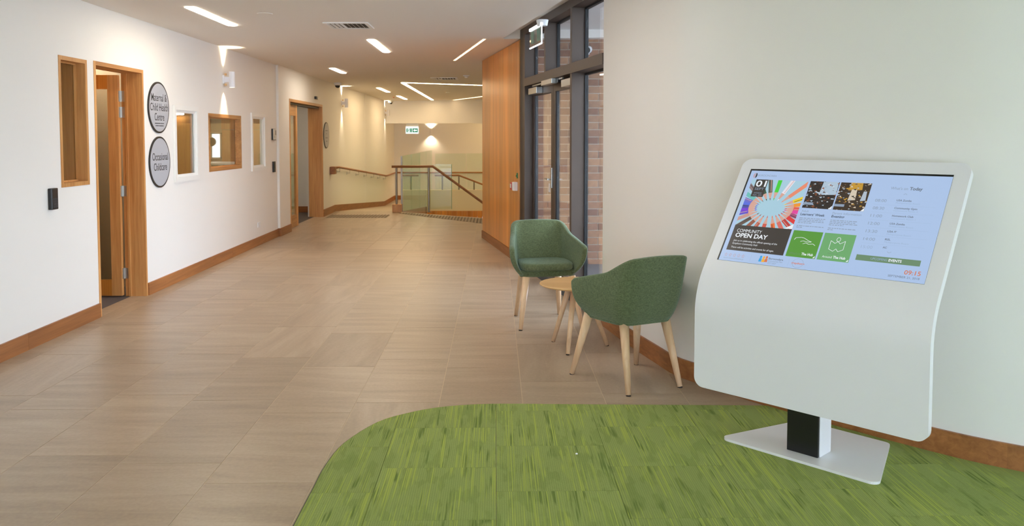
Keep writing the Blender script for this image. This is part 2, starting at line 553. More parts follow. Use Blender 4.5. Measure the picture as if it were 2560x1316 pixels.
def clip_rect(poly, x0, x1, y0, y1):
    def cl(P, inside, inter):
        out = []
        for k in range(len(P)):
            a = P[k - 1]; b = P[k]
            ia = inside(a); ib = inside(b)
            if ib:
                if not ia: out.append(inter(a, b))
                out.append(b)
            elif ia: out.append(inter(a, b))
        return out
    def ix(x): return lambda a, b: (x, a[1] + (b[1] - a[1]) * (x - a[0]) / (b[0] - a[0]))
    def iy(y): return lambda a, b: (a[0] + (b[0] - a[0]) * (y - a[1]) / (b[1] - a[1]), y)
    for f, g in ((lambda p: p[0] >= x0, ix(x0)), (lambda p: p[0] <= x1, ix(x1)), (lambda p: p[1] >= y0, iy(y0)), (lambda p: p[1] <= y1, iy(y1))):
        if not poly: return []
        poly = cl(poly, f, g)
    out = []
    for p in poly:
        if not out or (abs(p[0] - out[-1][0]) + abs(p[1] - out[-1][1]) > 1e-5): out.append(p)
    if len(out) > 1 and abs(out[0][0] - out[-1][0]) + abs(out[0][1] - out[-1][1]) < 1e-5: out.pop()
    return out

def area(p):
    return abs(sum(p[k][0] * p[(k + 1) % len(p)][1] - p[(k + 1) % len(p)][0] * p[k][1] for k in range(len(p)))) / 2 if len(p) > 2 else 0

def catmull(pts, n=6):
    out = []
    for k in range(len(pts) - 1):
        p0 = pts[max(k - 1, 0)]; p1 = pts[k]; p2 = pts[k + 1]; p3 = pts[min(k + 2, len(pts) - 1)]
        for j in range(n):
            t = j / n
            out.append(tuple(0.5 * ((2 * p1[i]) + (-p0[i] + p2[i]) * t + (2 * p0[i] - 5 * p1[i] + 4 * p2[i] - p3[i]) * t * t + (-p0[i] + 3 * p1[i] - 3 * p2[i] + p3[i]) * t ** 3) for i in range(2)))
    out.append(tuple(pts[-1]))
    return out

def offset_line(pts, d):
    out = []
    for k, p in enumerate(pts):
        a = Vector(pts[max(k - 1, 0)]); b = Vector(pts[min(k + 1, len(pts) - 1)])
        t = (b - a).normalized()
        out.append((p[0] - t.y * d, p[1] + t.x * d))
    return out

XL = -3.32           # left wall face, near part
XL2 = -3.29          # left wall face beyond the white corner trim
CEIL = lambda x, y=0: 2.60 + 0.016 * (x + 3.32)
GO = Vector((0.853, 6.62)); GF = Vector((-0.17809, 0.98401)); GX = Vector((0.98401, 0.17809))
GANG = math.atan2(0.17809, 0.98401)
def gl(Y):           # x of the long right-hand wall line at depth Y
    return GO.x + (Y - GO.y) * GF.x / GF.y

WALL_CURVE = [(0.853, 6.62), (0.942, 6.10), (1.015, 5.74), (1.085, 5.42)] + \
    catmull([(1.085, 5.42), (1.135, 5.21), (1.225, 5.03), (1.60, 4.46), (2.06, 3.905), (2.40, 3.60), (3.2, 3.05), (4.6, 2.45), (6.5, 1.9)], 6)
CARPET_EDGE = [(-0.782, -7.9), (-0.782, 3.16)] + catmull([(-0.782, 3.16), (-0.782, 3.5), (-0.78, 3.755), (-0.745, 4.03), (-0.625, 4.325), (-0.48, 4.468), (-0.313, 4.562), (-0.092, 4.61), (0.134, 4.612)], 4) + [(0.582, 4.592), (1.39, 4.56)]
kw = [p for p in WALL_CURVE if p[1] < 4.56]
CARPET = CARPET_EDGE + [(1.525, 4.553)] + kw + [(6.5, -7.9)]
TILED = [(XL, -7.9)] + CARPET_EDGE + [(1.525, 4.553)] + [p for p in WALL_CURVE if p[1] > 4.56][::-1] + \
    [(gl(12.44), 12.44), (0.6, 12.44), (0.6, 14.92), (-0.26, 15.572), (-1.9, 16.80), (-1.93, 17.0), (XL, 17.0)]

# ------------------------------------------------------------------ the room
# floor
mb = MB()
mb.prism([(-3.46, -7.9), (6.5, -7.9), (6.5, 1.9)] + WALL_CURVE[::-1][1:] + [(gl(12.44), 12.44), (0.6, 12.44), (0.6, 14.92), (-0.26, 15.572), (-1.9, 16.80), (-1.93, 17.0), (-3.46, 17.0)], -0.2, -0.0012)
floor = struct('floor', 'beige stone tile floor running down the corridor', 'floor', mb, 'grout')
TW, TLN = 0.472, 0.925
offs = {-6: 5.75, -5: 5.5, -4: 5.75, -3: 4.72, -2: 4.49, -1: 4.66, 0: 6.30, 1: 5.05, 2: 4.8, 3: 5.2}
k = -7
while True:
    x0 = -0.323 + k * TW
    if x0 > 2.2: break
    o0 = offs.get(k, 5.2 + 0.3 * ((k * 7) % 3))
    j = math.floor((-7.9 - o0) / TLN)
    y0 = o0 + j * TLN
    while y0 < 17.0:
        g = 0.0021
        if y0 + TLN > 1.6:
            P = clip_rect(TILED, x0 + g, x0 + TW - g, y0 + g, y0 + TLN - g)
            if area(P) > 0.004:
                c = (x0 + TW / 2, y0 + TLN / 2)
                t = MB().prism([(p[0] - c[0], p[1] - c[1]) for p in P], -0.0011, 0.0)
                part('tile', t, 'stone_tile', floor, loc=(c[0], c[1], 0))
        y0 += TLN
    k += 1
for ya, yb in ((6.996, 7.894), (13.382, 15.824)):
    part('tile', MB().box(-3.458, XL - 0.003, ya, yb, -0.0011, 0.0), 'stone_tile', floor)
# tiles behind the camera are plain slab
mb = MB().prism([(XL, -7.9), (-0.783, -7.9), (-0.783, 1.6), (XL, 1.6)], -0.0034, -0.0002)
part('tile_field', mb, 'stone_tile', floor)

# carpet
carpet = thing('carpet', 'green striped loop-pile carpet with rounded corner under the touchscreen kiosk', 'carpet', (0, 0, 0))
CT = 0.52
i = -2
while -0.782 + i * CT < 6.5:
    x0 = -0.52 + i * CT
    y0 = 3.19 - 14 * CT + (CT / 2 if i % 2 else 0)
    while y0 < 4.7:
        if y0 + CT > 1.2 and x0 < 4.2:
            P = clip_rect(CARPET, x0 + 0.0008, x0 + CT - 0.0008, y0 + 0.0008, y0 + CT - 0.0008)
            if area(P) > 0.001:
                c = (x0 + CT / 2, y0 + CT / 2)
                t = MB().prism([(p[0] - c[0], p[1] - c[1]) for p in P], -0.0034, 0.0045)
                part('carpet_tile', t, 'green_carpet', carpet, loc=(c[0], c[1], 0))
        y0 += CT
    i += 1
mb = MB().prism([(-0.78, -7.9), (6.5, -7.9), (6.5, 1.1), (-0.78, 1.1)], -0.0034, 0.003)
part('carpet_field', mb, 'green_carpet', carpet)
mb = MB().prism([(p[0] + 0.0, p[1]) for p in CARPET_EDGE[1:]] + offset_line(CARPET_EDGE[1:], 0.004)[::-1], -0.0034, 0.0025)
part('edge_trim', mb, 'black_matt', carpet)
ln = link('paper_scrap', MB().lathe([(0.006, 0), (0.005, 0.004), (0.0, 0.006)], (0, 0, 0), 10).mesh('paper_scrap', 'white_gloss'), None, (0.38, 3.86, 0.0047))
ln['label'] = 'tiny white scrap of paper lying on the green carpet'; ln['category'] = 'scrap'

# walls ------------------------------------------------------------
def wall_y(x0, x1, y0, y1, z0, z1, openings):
    mb = MB()
    ys = sorted({y0, y1} | {v for o in openings for v in o[:2]})
    for a, b in zip(ys, ys[1:]):
        cuts = sorted([(o[2], o[3]) for o in openings if o[0] <= a + 1e-6 and o[1] >= b - 1e-6])
        z = z0
        for c0, c1 in cuts:
            if c0 > z + 1e-6: mb.box(x0, x1, a, b, z, c0)
            z = c1
        if z < z1 - 1e-6: mb.box(x0, x1, a, b, z, z1)
    return mb

W1 = (6.41, 6.85, 1.12, 2.13)
D1 = (6.965, 7.925, -0.01, 2.137)
W2 = (8.64, 9.31, 1.05, 1.83)
W3 = (9.69, 10.92, 1.105, 1.786)
W4 = (11.35, 12.01, 1.055, 1.83)
D2 = (13.345, 15.86, -0.01, 2.126)
struct('wall_left', 'white painted left wall with timber doors, windows and round signs', 'wall',
       wall_y(XL - 0.03, XL, -8.0, 12.70, -0.01, 2.7, [W1, D1, W2, W3, W4]), 'wall_paint')
struct('wall_left_inner', 'inner leaf of the left wall facing the side rooms', 'wall',
       wall_y(XL - 0.19, XL - 0.03, -8.0, 12.70, -0.01, 2.7, [W1, D1, (8.62, 12.5, 0.98, 1.92)]), 'wall_paint')
struct('wall_left_far', 'cream lit far part of the left wall beyond the white corner trim', 'wall',
       wall_y(XL - 0.26, XL2, 12.70, 27.2, -0.7, 2.7, [D2]), 'wall_paint')
mb = MB().box(XL, XL2 + 0.006, 12.682, 12.70, 0.12, CEIL(XL2) - 0.002)
struct('trim_1', 'narrow white vertical corner trim on left wall beside the card reader', 'trim', mb, 'white_frame')
mb = MB().box(XL2, XL2 + 0.006, 20.98, 21.02, -0.12, CEIL(XL2) - 0.002)
struct('trim_2', 'thin vertical cover strip on far left wall above the ramp handrail', 'trim', mb, 'wall_paint')

def sweep_wall(line, thick, z0, z1):
    mb = MB()
    back = offset_line(line, thick)
    mb.prism(list(line) + back[::-1], z0, z1)
    return mb
wr = struct('wall_right', 'smooth white wall curving round behind the chairs and kiosk', 'wall', sweep_wall(WALL_CURVE, 0.22, -0.01, 2.8), 'wall_paint')
smooth_by_angle(wr, 30)
# skirting along the curved wall, in boards
bb = struct('baseboard_right', 'brown timber skirting along the curved white wall', 'baseboard')
line = [p for p in WALL_CURVE]
front = offset_line(line, -0.016)
cuts = [0, 5, 12, 18, 25, 33, len(line) - 1]
for a, b in zip(cuts, cuts[1:]):
    seg = line[a:b + 1]; fr = front[a:b + 1]
    part('board', MB().prism(list(seg) + list(fr)[::-1], 0.0, 0.118), 'skirting', bb)
struct('wall_back', 'unseen white back wall with wide window opening added for daylight', 'wall',
       MB().box(-3.5, 6.7, -8.05, -7.9, -0.01, 0.2).box(-3.5, 6.7, -8.05, -7.9, 2.5, 2.8).box(-3.5, -3.15, -8.05, -7.9, 0.2, 2.5).box(2.75, 6.7, -8.05, -7.9, 0.2, 2.5), 'wall_paint')  # opening added to let daylight in from behind the camera
struct('wall_side', 'unseen white side wall with window opening added for daylight', 'wall',
       MB().box(6.5, 6.65, -7.9, 2.1, -0.01, 0.2).box(6.5, 6.65, -7.9, 2.1, 2.5, 2.8).box(6.5, 6.65, -7.9, -3.45, 0.2, 2.5).box(6.5, 6.65, -1.1, 2.1, 0.2, 2.5), 'wall_paint')  # opening added so daylight reaches the left wall

# ceiling with the slot recess over the glazing
OUT = [(-6.6, -8.1), (6.7, -8.1), (6.7, 5.2), (gl(5.2) - 0.205, 5.2), (gl(9.78) - 0.205, 9.78), (3.2, 9.78), (3.2, 27.3), (-6.6, 27.3)]
ceiling = struct('ceiling', 'plain off-white corridor ceiling with recessed lights', 'ceiling', MB().prism(OUT, CEIL, lambda x, y: 2.84), 'ceiling_paint')
mb = MB().prism([(gl(5.2) - 0.25, 5.15), (gl(5.2) + 0.06, 5.15), (gl(9.82) + 0.06, 9.82), (gl(9.82) - 0.25, 9.82)], 2.762, 2.80)
struct('ceiling_recess', 'white slot recess in ceiling above the glazed entrance', 'ceiling', mb, 'ceiling_paint')

# skirting left
bb = struct('baseboard_left', 'brown timber skirting boards along the white left wall', 'baseboard')
for y0, y1 in ((-7.9, 0.6), (0.6, 3.4), (3.4, 5.88), (5.88, 6.962), (7.93, 10.45), (10.45, 12.682)):
    part('board', MB().box(XL, XL + 0.016, y0 + 0.0008, y1 - 0.0008, 0, 0.118), 'skirting', bb)
part('board', MB().box(XL2, XL2 + 0.016, 12.69, 13.34, 0, 0.125), 'skirting', bb)
part('board', MB().box(XL, XL2 + 0.016, 12.676, 12.69, 0, 0.125), 'skirting', bb)
part('board', MB().box(XL2, XL2 + 0.018, 15.87, 17.0, 0, 0.135), 'skirting', bb)
RAMP = lambda y: 0.0 if y < 17.0 else (-0.50 * (y - 17.0) / 7.5 if y < 24.5 else -0.50)
for y0, y1 in ((17.0, 18.4), (18.4, 21.0), (21.0, 24.5), (24.5, 27.0)):
    m = MB()
    m.v = [(x, y, RAMP(y) + z) for x in (XL2, XL2 + 0.018) for y, z in ((y0 + .002, 0), (y1 - .002, 0), (y1 - .002, 0.135), (y0 + .002, 0.135))]
    m.f = [(0, 1, 2, 3), (7, 6, 5, 4), (0, 4, 5, 1), (1, 5, 6, 2), (2, 6, 7, 3), (3, 7, 4, 0)]
    part('board', m, 'skirting', bb)
part('board', MB().box(XL2 + 0.018, -1.95, 26.98, 27.0, -0.50, -0.365), 'skirting_x', bb)

# ------------------------------------------------------------------ windows and doors of the left wall
def frame_x(mb, y0, y1, z0, z1, t, x0, x1, sill=None):
    s = t if sill is None else sill
    mb.box(x0, x1, y0, y0 + t, z0, z1); mb.box(x0, x1, y1 - t, y1, z0, z1)
    mb.box(x0, x1, y0 + t, y1 - t, z1 - t, z1); mb.box(x0, x1, y0 + t, y1 - t, z0, z0 + s)
    return mb

def wall_window(n, label, W, mat, t, trim=None, depth=0.19, glass_at=0.10, face=0.004):
    y0, y1, z0, z1 = W
    w = struct('window_%d' % n, label, 'window', loc=(XL, (y0 + y1) / 2, z0))
    cy = (y0 + y1) / 2
    def fr(a, b, c, d, tt, x0, x1): return frame_x(MB(), a - cy, b - cy, c - z0, d - z0, tt, x0, x1)
    part('window_frame', fr(y0, y1, z0, z1, t, -depth, face), mat, w)
    if trim:
        part('architrave', fr(y0 - 0.01, y1 + 0.01, z0 - 0.01, z1 + 0.01, trim, face - 0.002, 0.022), mat, w)
    part('pane', MB().box(-glass_at - 0.006, -glass_at, y0 + t - cy, y1 - t - cy, t, z1 - z0 - t), 'clear_glass', w)
    part('glazing_bead', fr(y0 + t, y1 - t, z0 + t, z1 - t, 0.012, -glass_at, -glass_at + 0.014), mat, w)
    return w
wall_window(1, 'tall narrow timber-framed sidelight window beside the open door', W1, 'door_timber', 0.032, glass_at=0.085)
wall_window(2, 'white-framed window right of the round signs', W2, 'white_frame', 0.055, trim=0.05, depth=0.03, glass_at=0.012)
wall_window(3, 'wide timber-framed window under the wall lamp', W3, 'frame_timber_y', 0.042, depth=0.075, glass_at=0.06)
wall_window(4, 'small white-framed window beside the intercom', W4, 'white_frame', 0.055, trim=0.05, depth=0.03, glass_at=0.012)

# door 1 : open timber door with glass panel
d1 = struct('door_1', 'open timber door with tall glass panel and four steel hinges', 'door', loc=(XL, 7.445, 0))
y0, y1 = D1[0] - 7.445, D1[1] - 7.445
zt = D1[3]
part('door_frame', MB().box(-0.19, 0.006, y0, y0 + 0.03, 0, zt), 'door_timber', d1)
part('door_frame', MB().box(-0.19, 0.006, y1 - 0.03, y1, 0, zt), 'door_timber', d1)
part('door_frame', MB().box(-0.19, 0.006, y0 + 0.03, y1 - 0.03, zt - 0.034, zt), 'frame_timber_y', d1)
part('door_stop', MB().box(-0.155, -0.135, y1 - 0.045, y1 - 0.03, 0.0, zt - 0.034), 'door_timber', d1)
# the leaf stands open at a right angle, hinged at the inner edge of the far jamb
lf = link('leaf', None, d1)
yl0, yl1 = y1 - 0.03 - 0.042, y1 - 0.03
xa, xb = -0.205 - 0.88, -0.205
sw = 0.096
lz0, lz1 = 0.012, 2.085
part('stile', MB().box(xb - sw, xb, yl0, yl1, lz0, lz1), 'door_timber', lf)
part('stile', MB().box(xa, xa + sw, yl0, yl1, lz0, lz1), 'door_timber', lf)
part('rail', MB().box(xa + sw, xb - sw, yl0, yl1, lz0, lz0 + 0.15), 'panel_timber', lf)
part('rail', MB().box(xa + sw, xb - sw, yl0, yl1, lz1 - 0.13, lz1), 'panel_timber', lf)
part('glass_panel', MB().box(xa + sw, xb - sw, yl0 + 0.016, yl0 + 0.024, lz0 + 0.15, lz1 - 0.13), 'door_glass', lf)
for hz in (1.84, 1.69, 0.95, 0.17):
    h = MB().box(-0.19, -0.155, y1 - 0.0335, y1 - 0.0295, hz, hz + 0.10).cyl((-0.197, y1 - 0.034, hz), (-0.197, y1 - 0.034, hz + 0.10), 0.009, n=10).box(-0.2049, -0.197, y1 - 0.062, y1 - 0.03, hz, hz + 0.10)
    part('hinge', h, 'silver', d1)

# door 2 : sliding door
d2 = struct('door_2', 'timber-framed sliding glass door standing half open down the corridor', 'door', loc=(XL2, 14.6, 0))
y0, y1 = D2[0] - 14.6, D2[1] - 14.6
zt = D2[3]
part('door_frame', MB().box(-0.26, 0.008, y0, y0 + 0.035, 0, zt), 'door_timber', d2)
part('door_frame', MB().box(-0.26, 0.008, y1 - 0.035, y1, 0, zt), 'door_timber', d2)
part('door_frame', MB().box(-0.26, 0.008, y0 + 0.035, y1 - 0.035, zt - 0.045, zt), 'frame_timber_y', d2)
part('track', MB().box(-0.20, -0.05, y0 + 0.05, y1 - 0.05, zt - 0.075, zt - 0.05), 'black_plastic', d2)
lf = link('leaf', None, d2)
la, lb = y0 + 0.04, 14.2 - 14.6 + 0.03
part('stile', MB().box(-0.13, -0.085, la, la + 0.10, 0.01, 2.05), 'door_timber', lf)
part('stile', MB().box(-0.13, -0.085, lb - 0.10, lb, 0.01, 2.05), 'door_timber', lf)
part('rail', MB().box(-0.13, -0.085, la + 0.1, lb - 0.1, 0.01, 0.21), 'frame_timber_y', lf)
part('rail', MB().box(-0.13, -0.085, la + 0.1, lb - 0.1, 1.87, 2.05), 'frame_timber_y', lf)
part('glass_panel', MB().box(-0.11, -0.102, la + 0.1, lb - 0.1, 0.21, 1.87), 'door_glass', lf)

# rooms behind the left wall ------------------------------------------------
struct('wall_room_rear', 'dim grey rear wall of the rooms behind the left wall', 'wall', MB().box(-6.6, -6.5, 5.0, 27.2, -0.01, 2.7), 'grey_wall')
struct('wall_room_near', 'grey partition at near end of the consulting room', 'wall', MB().box(-6.5, XL - 0.195, 5.0, 5.1, -0.01, 2.65), 'grey_wall')
struct('wall_room_middle', 'grey partition between the consulting room and reception', 'wall', MB().box(-6.5, XL - 0.195, 8.42, 8.52, -0.01, 2.65), 'grey_wall')
struct('wall_room_reception', 'grey end wall of the reception room', 'wall', MB().box(-6.5, XL - 0.195, 12.95, 13.05, -0.01, 2.65), 'grey_wall')
struct('wall_room_far', 'pale wall inside the room beyond the sliding door', 'wall', MB().box(-6.5, XL - 0.265, 16.82, 16.92, -0.01, 2.65), 'white_frame')
struct('floor_rooms', 'dark grey carpet floor inside the side rooms', 'floor', MB().box(-6.6, -3.46, 5.0, 17.0, -0.2, -0.001), 'grey_carpet')
bb = struct('baseboard_room', 'timber skirting inside the room beyond the sliding door', 'baseboard')
part('board', MB().box(-6.4, XL - 0.27, 16.80, 16.82, 0, 0.12), 'skirting_x', bb)

# timber screen seen through window 1
ts = thing('timber_screen', 'knotty upright timber screen seen through the narrow sidelight window', 'screen', (-4.1, 7.18, 0))
for k, w_ in enumerate((0.15, 0.17, 0.14, 0.16, 0.15)):
    x = -0.42 + k * 0.165
    part('board', MB().box(x, x + 0.16, -0.012 + 0.006 * (k % 2), 0.02, 0, 2.45), 'door_timber', ts)
# reception room
tp = thing('timber_panelling', 'warm timber wall panelling in reception seen through the white-framed window', 'panelling', (-4.85, 12.90, 0))
for k in range(4):
    part('panel', MB().box(-0.62 + k * 0.27, -0.62 + k * 0.27 + 0.265, 0, 0.04, 0, 2.4), 'room_timber', tp)
tp = thing('timber_panelling', 'timber cupboard wall in reception seen through the wide timber-framed window', 'cupboard', (-3.9, 12.88, 0))
for k in range(2):
    part('panel', MB().box(-0.31 + k * 0.30, -0.31 + k * 0.30 + 0.295, 0, 0.06, 0, 1.62), 'room_timber', tp)
part('bulkhead', MB().box(-0.31, 0.285, -0.02, 0.06, 1.63, 1.86), 'room_timber', tp)
part('upper_panel', MB().box(-0.31, 0.285, 0.0, 0.06, 1.87, 2.4), 'room_timber', tp)
bw = thing('daylight_window', 'small bright window behind a round clock in the reception room', 'window', (-4.32, 12.93, 1.20))
part('lit_pane', MB().box(-0.055, 0.065, 0, 0.012, 0, 0.36), 'lit_window', bw)
part('window_frame', MB().box(-0.075, -0.055, -0.01, 0.012, -0.02, 0.38).box(0.065, 0.085, -0.01, 0.012, -0.02, 0.38).box(-0.075, 0.085, -0.01, 0.012, 0.36, 0.38).box(-0.075, 0.085, -0.01, 0.012, -0.02, 0.0), 'white_frame', bw)
ck = thing('wall_clock', 'round dark disc hanging against the bright reception window', 'clock', (-4.37, 12.88, 1.44))
part('disc', MB().cyl((0, 0, 0), (0, 0.03, 0), 0.065, n=24), 'black_plastic', ck)
part('rim', MB().tube([(0.066 * math.cos(t * math.pi / 12), -0.001, 0.066 * math.sin(t * math.pi / 12)) for t in range(25)], 0.006, 6), 'silver', ck)
tb = thing('reception_table', 'white round table seen through the wide timber-framed window', 'table', (-4.02, 12.2, 0))
part('table_top', MB().lathe([(0.24, 1.11), (0.25, 1.12), (0.25, 1.14), (0.24, 1.15)], n=32), 'white_gloss', tb)
part('table_leg', MB().cyl((0, 0, 0.02), (0, 0, 1.11), 0.03), 'white_gloss', tb)
part('table_foot', MB().lathe([(0.18, 0), (0.18, 0.01), (0.03, 0.03)]), 'white_gloss', tb)
ch = thing('reception_chair', 'bent timber chair back seen low in the white-framed window', 'chair', (-4.82, 12.3, 0))
part('backrest', MB().tube([(0.15 * math.cos(math.pi * t / 14), 0, 0.88 + 0.24 * math.sin(math.pi * t / 14)) for t in range(15)], 0.013, 8), 'beech', ch)
part('seat', MB().box(-0.2, 0.2, -0.2, 0.2, 0.44, 0.47, 0.01), 'beech', ch)
for sx in (-1, 1):
    part('post', MB().cyl((0.15 * sx, 0, 0.47), (0.15 * sx, 0, 0.88), 0.013, n=8), 'beech', ch)
    for sy in (-1, 1):
        part('leg', MB().cyl((0.17 * sx, 0.17 * sy, 0), (0.16 * sx, 0.16 * sy, 0.44), 0.014, n=8), 'beech', ch)
lb_ = thing('reception_glow_bar', 'added glowing bar on the reception panelling imitating a reflection in the white-framed window', 'light', (-4.86, 12.86, 1.855))  # glowing bar stands in for a slot light reflected in the pane
part('diffuser', MB().box(-0.10, 0.08, -0.02, 0.0, 0, 0.022), 'lamp_cool', lb_)
part('housing', MB().box(-0.105, 0.085, 0.0, 0.03, -0.004, 0.026), 'white_gloss', lb_)
for y, x, nm in ((6.5, -5.3, 'consulting room'), (8.12, -4.15, 'consulting room by its open door'), (11.2, -4.6, 'reception room'), (15.2, -4.9, 'room beyond the sliding door')):  # unseen lights added to brighten the side rooms
    l = thing('room_fill_light', 'unseen round ceiling light added for the ' + nm, 'light', (x, y, 2.555))
    part('housing', MB().lathe([(0.16, 0.0), (0.17, 0.008), (0.17, 0.022)], n=24), 'white_gloss', l)
    part('diffuser', MB().lathe([(0.0, -0.006), (0.15, -0.003), (0.16, 0.0)], n=24), 'fill_room', l)

# ------------------------------------------------------------------ timber wall right
tw = struct('wall_timber', 'glossy honey timber-clad wall before the glazed entrance', 'wall', MB().box(0.022, 0.20, 3.24, 5.95, 0.0, 2.64), 'panel_timber', loc=(GO.x, GO.y, 0), rotz=GANG)
edges = [3.245 + k * 0.3365 for k in range(9)]
for a, b in zip(edges, edges[1:]):
    part('panel', MB().box(0.0, 0.021, a + 0.0015, b - 0.0015, 0.115, 2.645), 'panel_timber', tw)
part('end_trim', MB().box(-0.012, 0.10, 3.20, 3.243, 0.0, 2.645), 'door_timber', tw)
bb = struct('baseboard_timber', 'timber skirting at foot of the honey timber wall', 'baseboard', loc=(GO.x, GO.y, 0), rotz=GANG)
part('board', MB().box(-0.012, 0.02, 3.245, 5.95, 0, 0.112), 'skirting', bb)
struct('wall_timber_return', 'inner wall behind the timber-clad wall', 'wall', MB().box(0.12, 3.2, 12.50, 12.6, -2.6, 2.8), 'cream_paint')
struct('wall_stair_right', 'cream wall on the right of the stair well', 'wall', MB().box(3.1, 3.2, 12.6, 27.2, -2.6, 2.8), 'cream_paint')
tb_ = thing('green_exit_button', 'small green release button above the white box on timber wall', 'button', (GO.x, GO.y, 1.047), GANG)
part('bezel', MB().box(-0.012, 0.0, 3.33, 3.36, -0.03, 0.035, 0.003), 'green_plastic', tb_)
part('button', MB().cyl((-0.012, 3.345, 0.0), (-0.022, 3.345, 0.0), 0.01, n=12), 'green_plastic', tb_)
tb_ = thing('white_switch_box', 'white switch box mounted on the timber wall by the entrance', 'switch', (GO.x, GO.y, 0.92), GANG)
part('body', MB().box(-0.05, 0.0, 3.34, 3.43, -0.052, 0.052, 0.005), 'white_gloss', tb_)
part('cover', MB().box(-0.054, -0.05, 3.348, 3.422, -0.044, 0.044, 0.002), 'clear_white', tb_)
tb_ = thing('red_call_point', 'red alarm call point just left of the white switch box', 'alarm', (GO.x, GO.y, 0.915), GANG)
part('body', MB().box(-0.045, 0.0, 3.50, 3.585, -0.045, 0.045, 0.005), 'red_plastic', tb_)
part('glass_cover', MB().box(-0.048, -0.045, 3.515, 3.57, -0.022, 0.028, 0.001), 'clear_white', tb_)

# ------------------------------------------------------------------ glazed entrance
gz = struct('window_5', 'bronze-framed glazed screen with high panes beside the white wall', 'window', loc=(GO.x, GO.y, 0), rotz=GANG)
ZT, ZB = 2.175, 2.085
TOP = 2.755
part('mullion', MB().box(0, 0.15, 2.95, 3.03, 0, TOP), 'bronze', gz)
part('mullion', MB().box(0.0, 0.15, 3.03, 3.20, 0, TOP), 'bronze_dark', gz)
part('mullion', MB().box(0, 0.15, 1.95, 2.01, ZT, TOP - 0.08), 'bronze', gz)
part('mullion', MB().box(0, 0.15, 0.94, 1.0, 0, ZB), 'bronze', gz)
part('mullion', MB().box(0, 0.15, 0.94, 1.0, ZT, TOP - 0.08), 'bronze', gz)
part('mullion', MB().box(0.02, 0.15, -0.14, -0.08, 0, TOP), 'bronze', gz)
part('transom', MB().box(-0.01, 0.15, 0.003, 2.95, ZB, ZT), 'bronze', gz)
part('head_rail', MB().box(0, 0.15, 0.003, 2.95, TOP - 0.08, TOP), 'bronze', gz)
part('sill_rail', MB().box(0, 0.15, 0.003, 0.94, 0.0, 0.09), 'bronze', gz)
def pane(s0, s1, z0, z1):
    part('gasket', MB().box(0.12, 0.15, s1 - 0.018, s1, z0, z1).box(0.12, 0.15, s0, s0 + 0.018, z0, z1).box(0.12, 0.15, s0 + .018, s1 - .018, z0, z0 + 0.018).box(0.12, 0.15, s0 + .018, s1 - .018, z1 - 0.018, z1), 'rubber', gz)
    part('pane', MB().box(0.132, 0.140, s0 + 0.018, s1 - 0.018, z0 + 0.018, z1 - 0.018), 'tint_glass', gz)
pane(2.01, 2.95, ZT, TOP - 0.08)
pane(1.0, 1.95, ZT, TOP - 0.08)
pane(-0.08, 0.94, ZT, TOP - 0.08)
pane(-0.08, 0.94, 0.09, ZB)
dd = struct('door_3', 'bronze-framed glass double entrance doors with overhead closers', 'door', loc=(GO.x, GO.y, 0), rotz=GANG)
for a, b, hs in ((1.004, 1.972, 1), (1.978, 2.946, -1)):
    lf = link('leaf', None, dd)
    st = 0.085
    part('stile', MB().box(0.09, 0.138, a, a + st, 0.01, ZB - 0.004), 'bronze', lf)
    part('stile', MB().box(0.09, 0.138, b - st, b, 0.01, ZB - 0.004), 'bronze', lf)
    part('rail', MB().box(0.09, 0.138, a + st, b - st, 0.01, 0.13), 'bronze', lf)
    part('rail', MB().box(0.09, 0.138, a + st, b - st, 1.975, ZB - 0.004), 'bronze', lf)
    part('gasket', MB().box(0.10, 0.13, b - st - 0.02, b - st, 0.13, 1.975).box(0.10, 0.13, a + st, a + st + 0.012, 0.13, 1.975), 'rubber', lf)
    part('pane', MB().box(0.110, 0.118, a + st + 0.012, b - st - 0.02, 0.13, 1.975), 'tint_glass', lf)
hd = part('door_handle', MB().box(0.078, 0.09, 2.0, 2.045, 0.98, 1.19, 0.003), 'silver', dd)
hd2 = MB().cyl((0.078, 2.022, 1.07), (0.045, 2.022, 1.07), 0.009, n=10).cyl((0.045, 2.015, 1.07), (0.045, 2.14, 1.07), 0.009, n=10)
part('lever', hd2, 'silver', dd)
part('key_tag', MB().box(0.085, 0.0898, 2.09, 2.15, 0.93, 1.02), 'white_gloss', dd)
for s0, s1 in ((2.45, 2.86), (1.03, 1.40)):
    c = link('door_closer', None, dd)
    part('body', MB().box(0.02, 0.09, s0, s1, 1.985, 2.055, 0.004), 'silver', c)
    part('arm', MB().box(0.02, 0.034, s0 - 0.38 if s0 > 2 else s1 - 0.05, s0 + 0.20 if s0 > 2 else s1 + 0.16, 2.066, 2.08), 'silver', c)
    part('arm_pivot', MB().box(0.015, 0.04, (s0 - 0.40) if s0 > 2 else s1 + 0.1, (s0 - 0.36) if s0 > 2 else s1 + 0.14, 2.04, 2.085), 'black_plastic', c)
c = link('closer_track', None, dd)
part('track_body', MB().box(-0.03, 0.03, 1.58, 2.02, 2.035, 2.085, 0.004), 'silver', c)

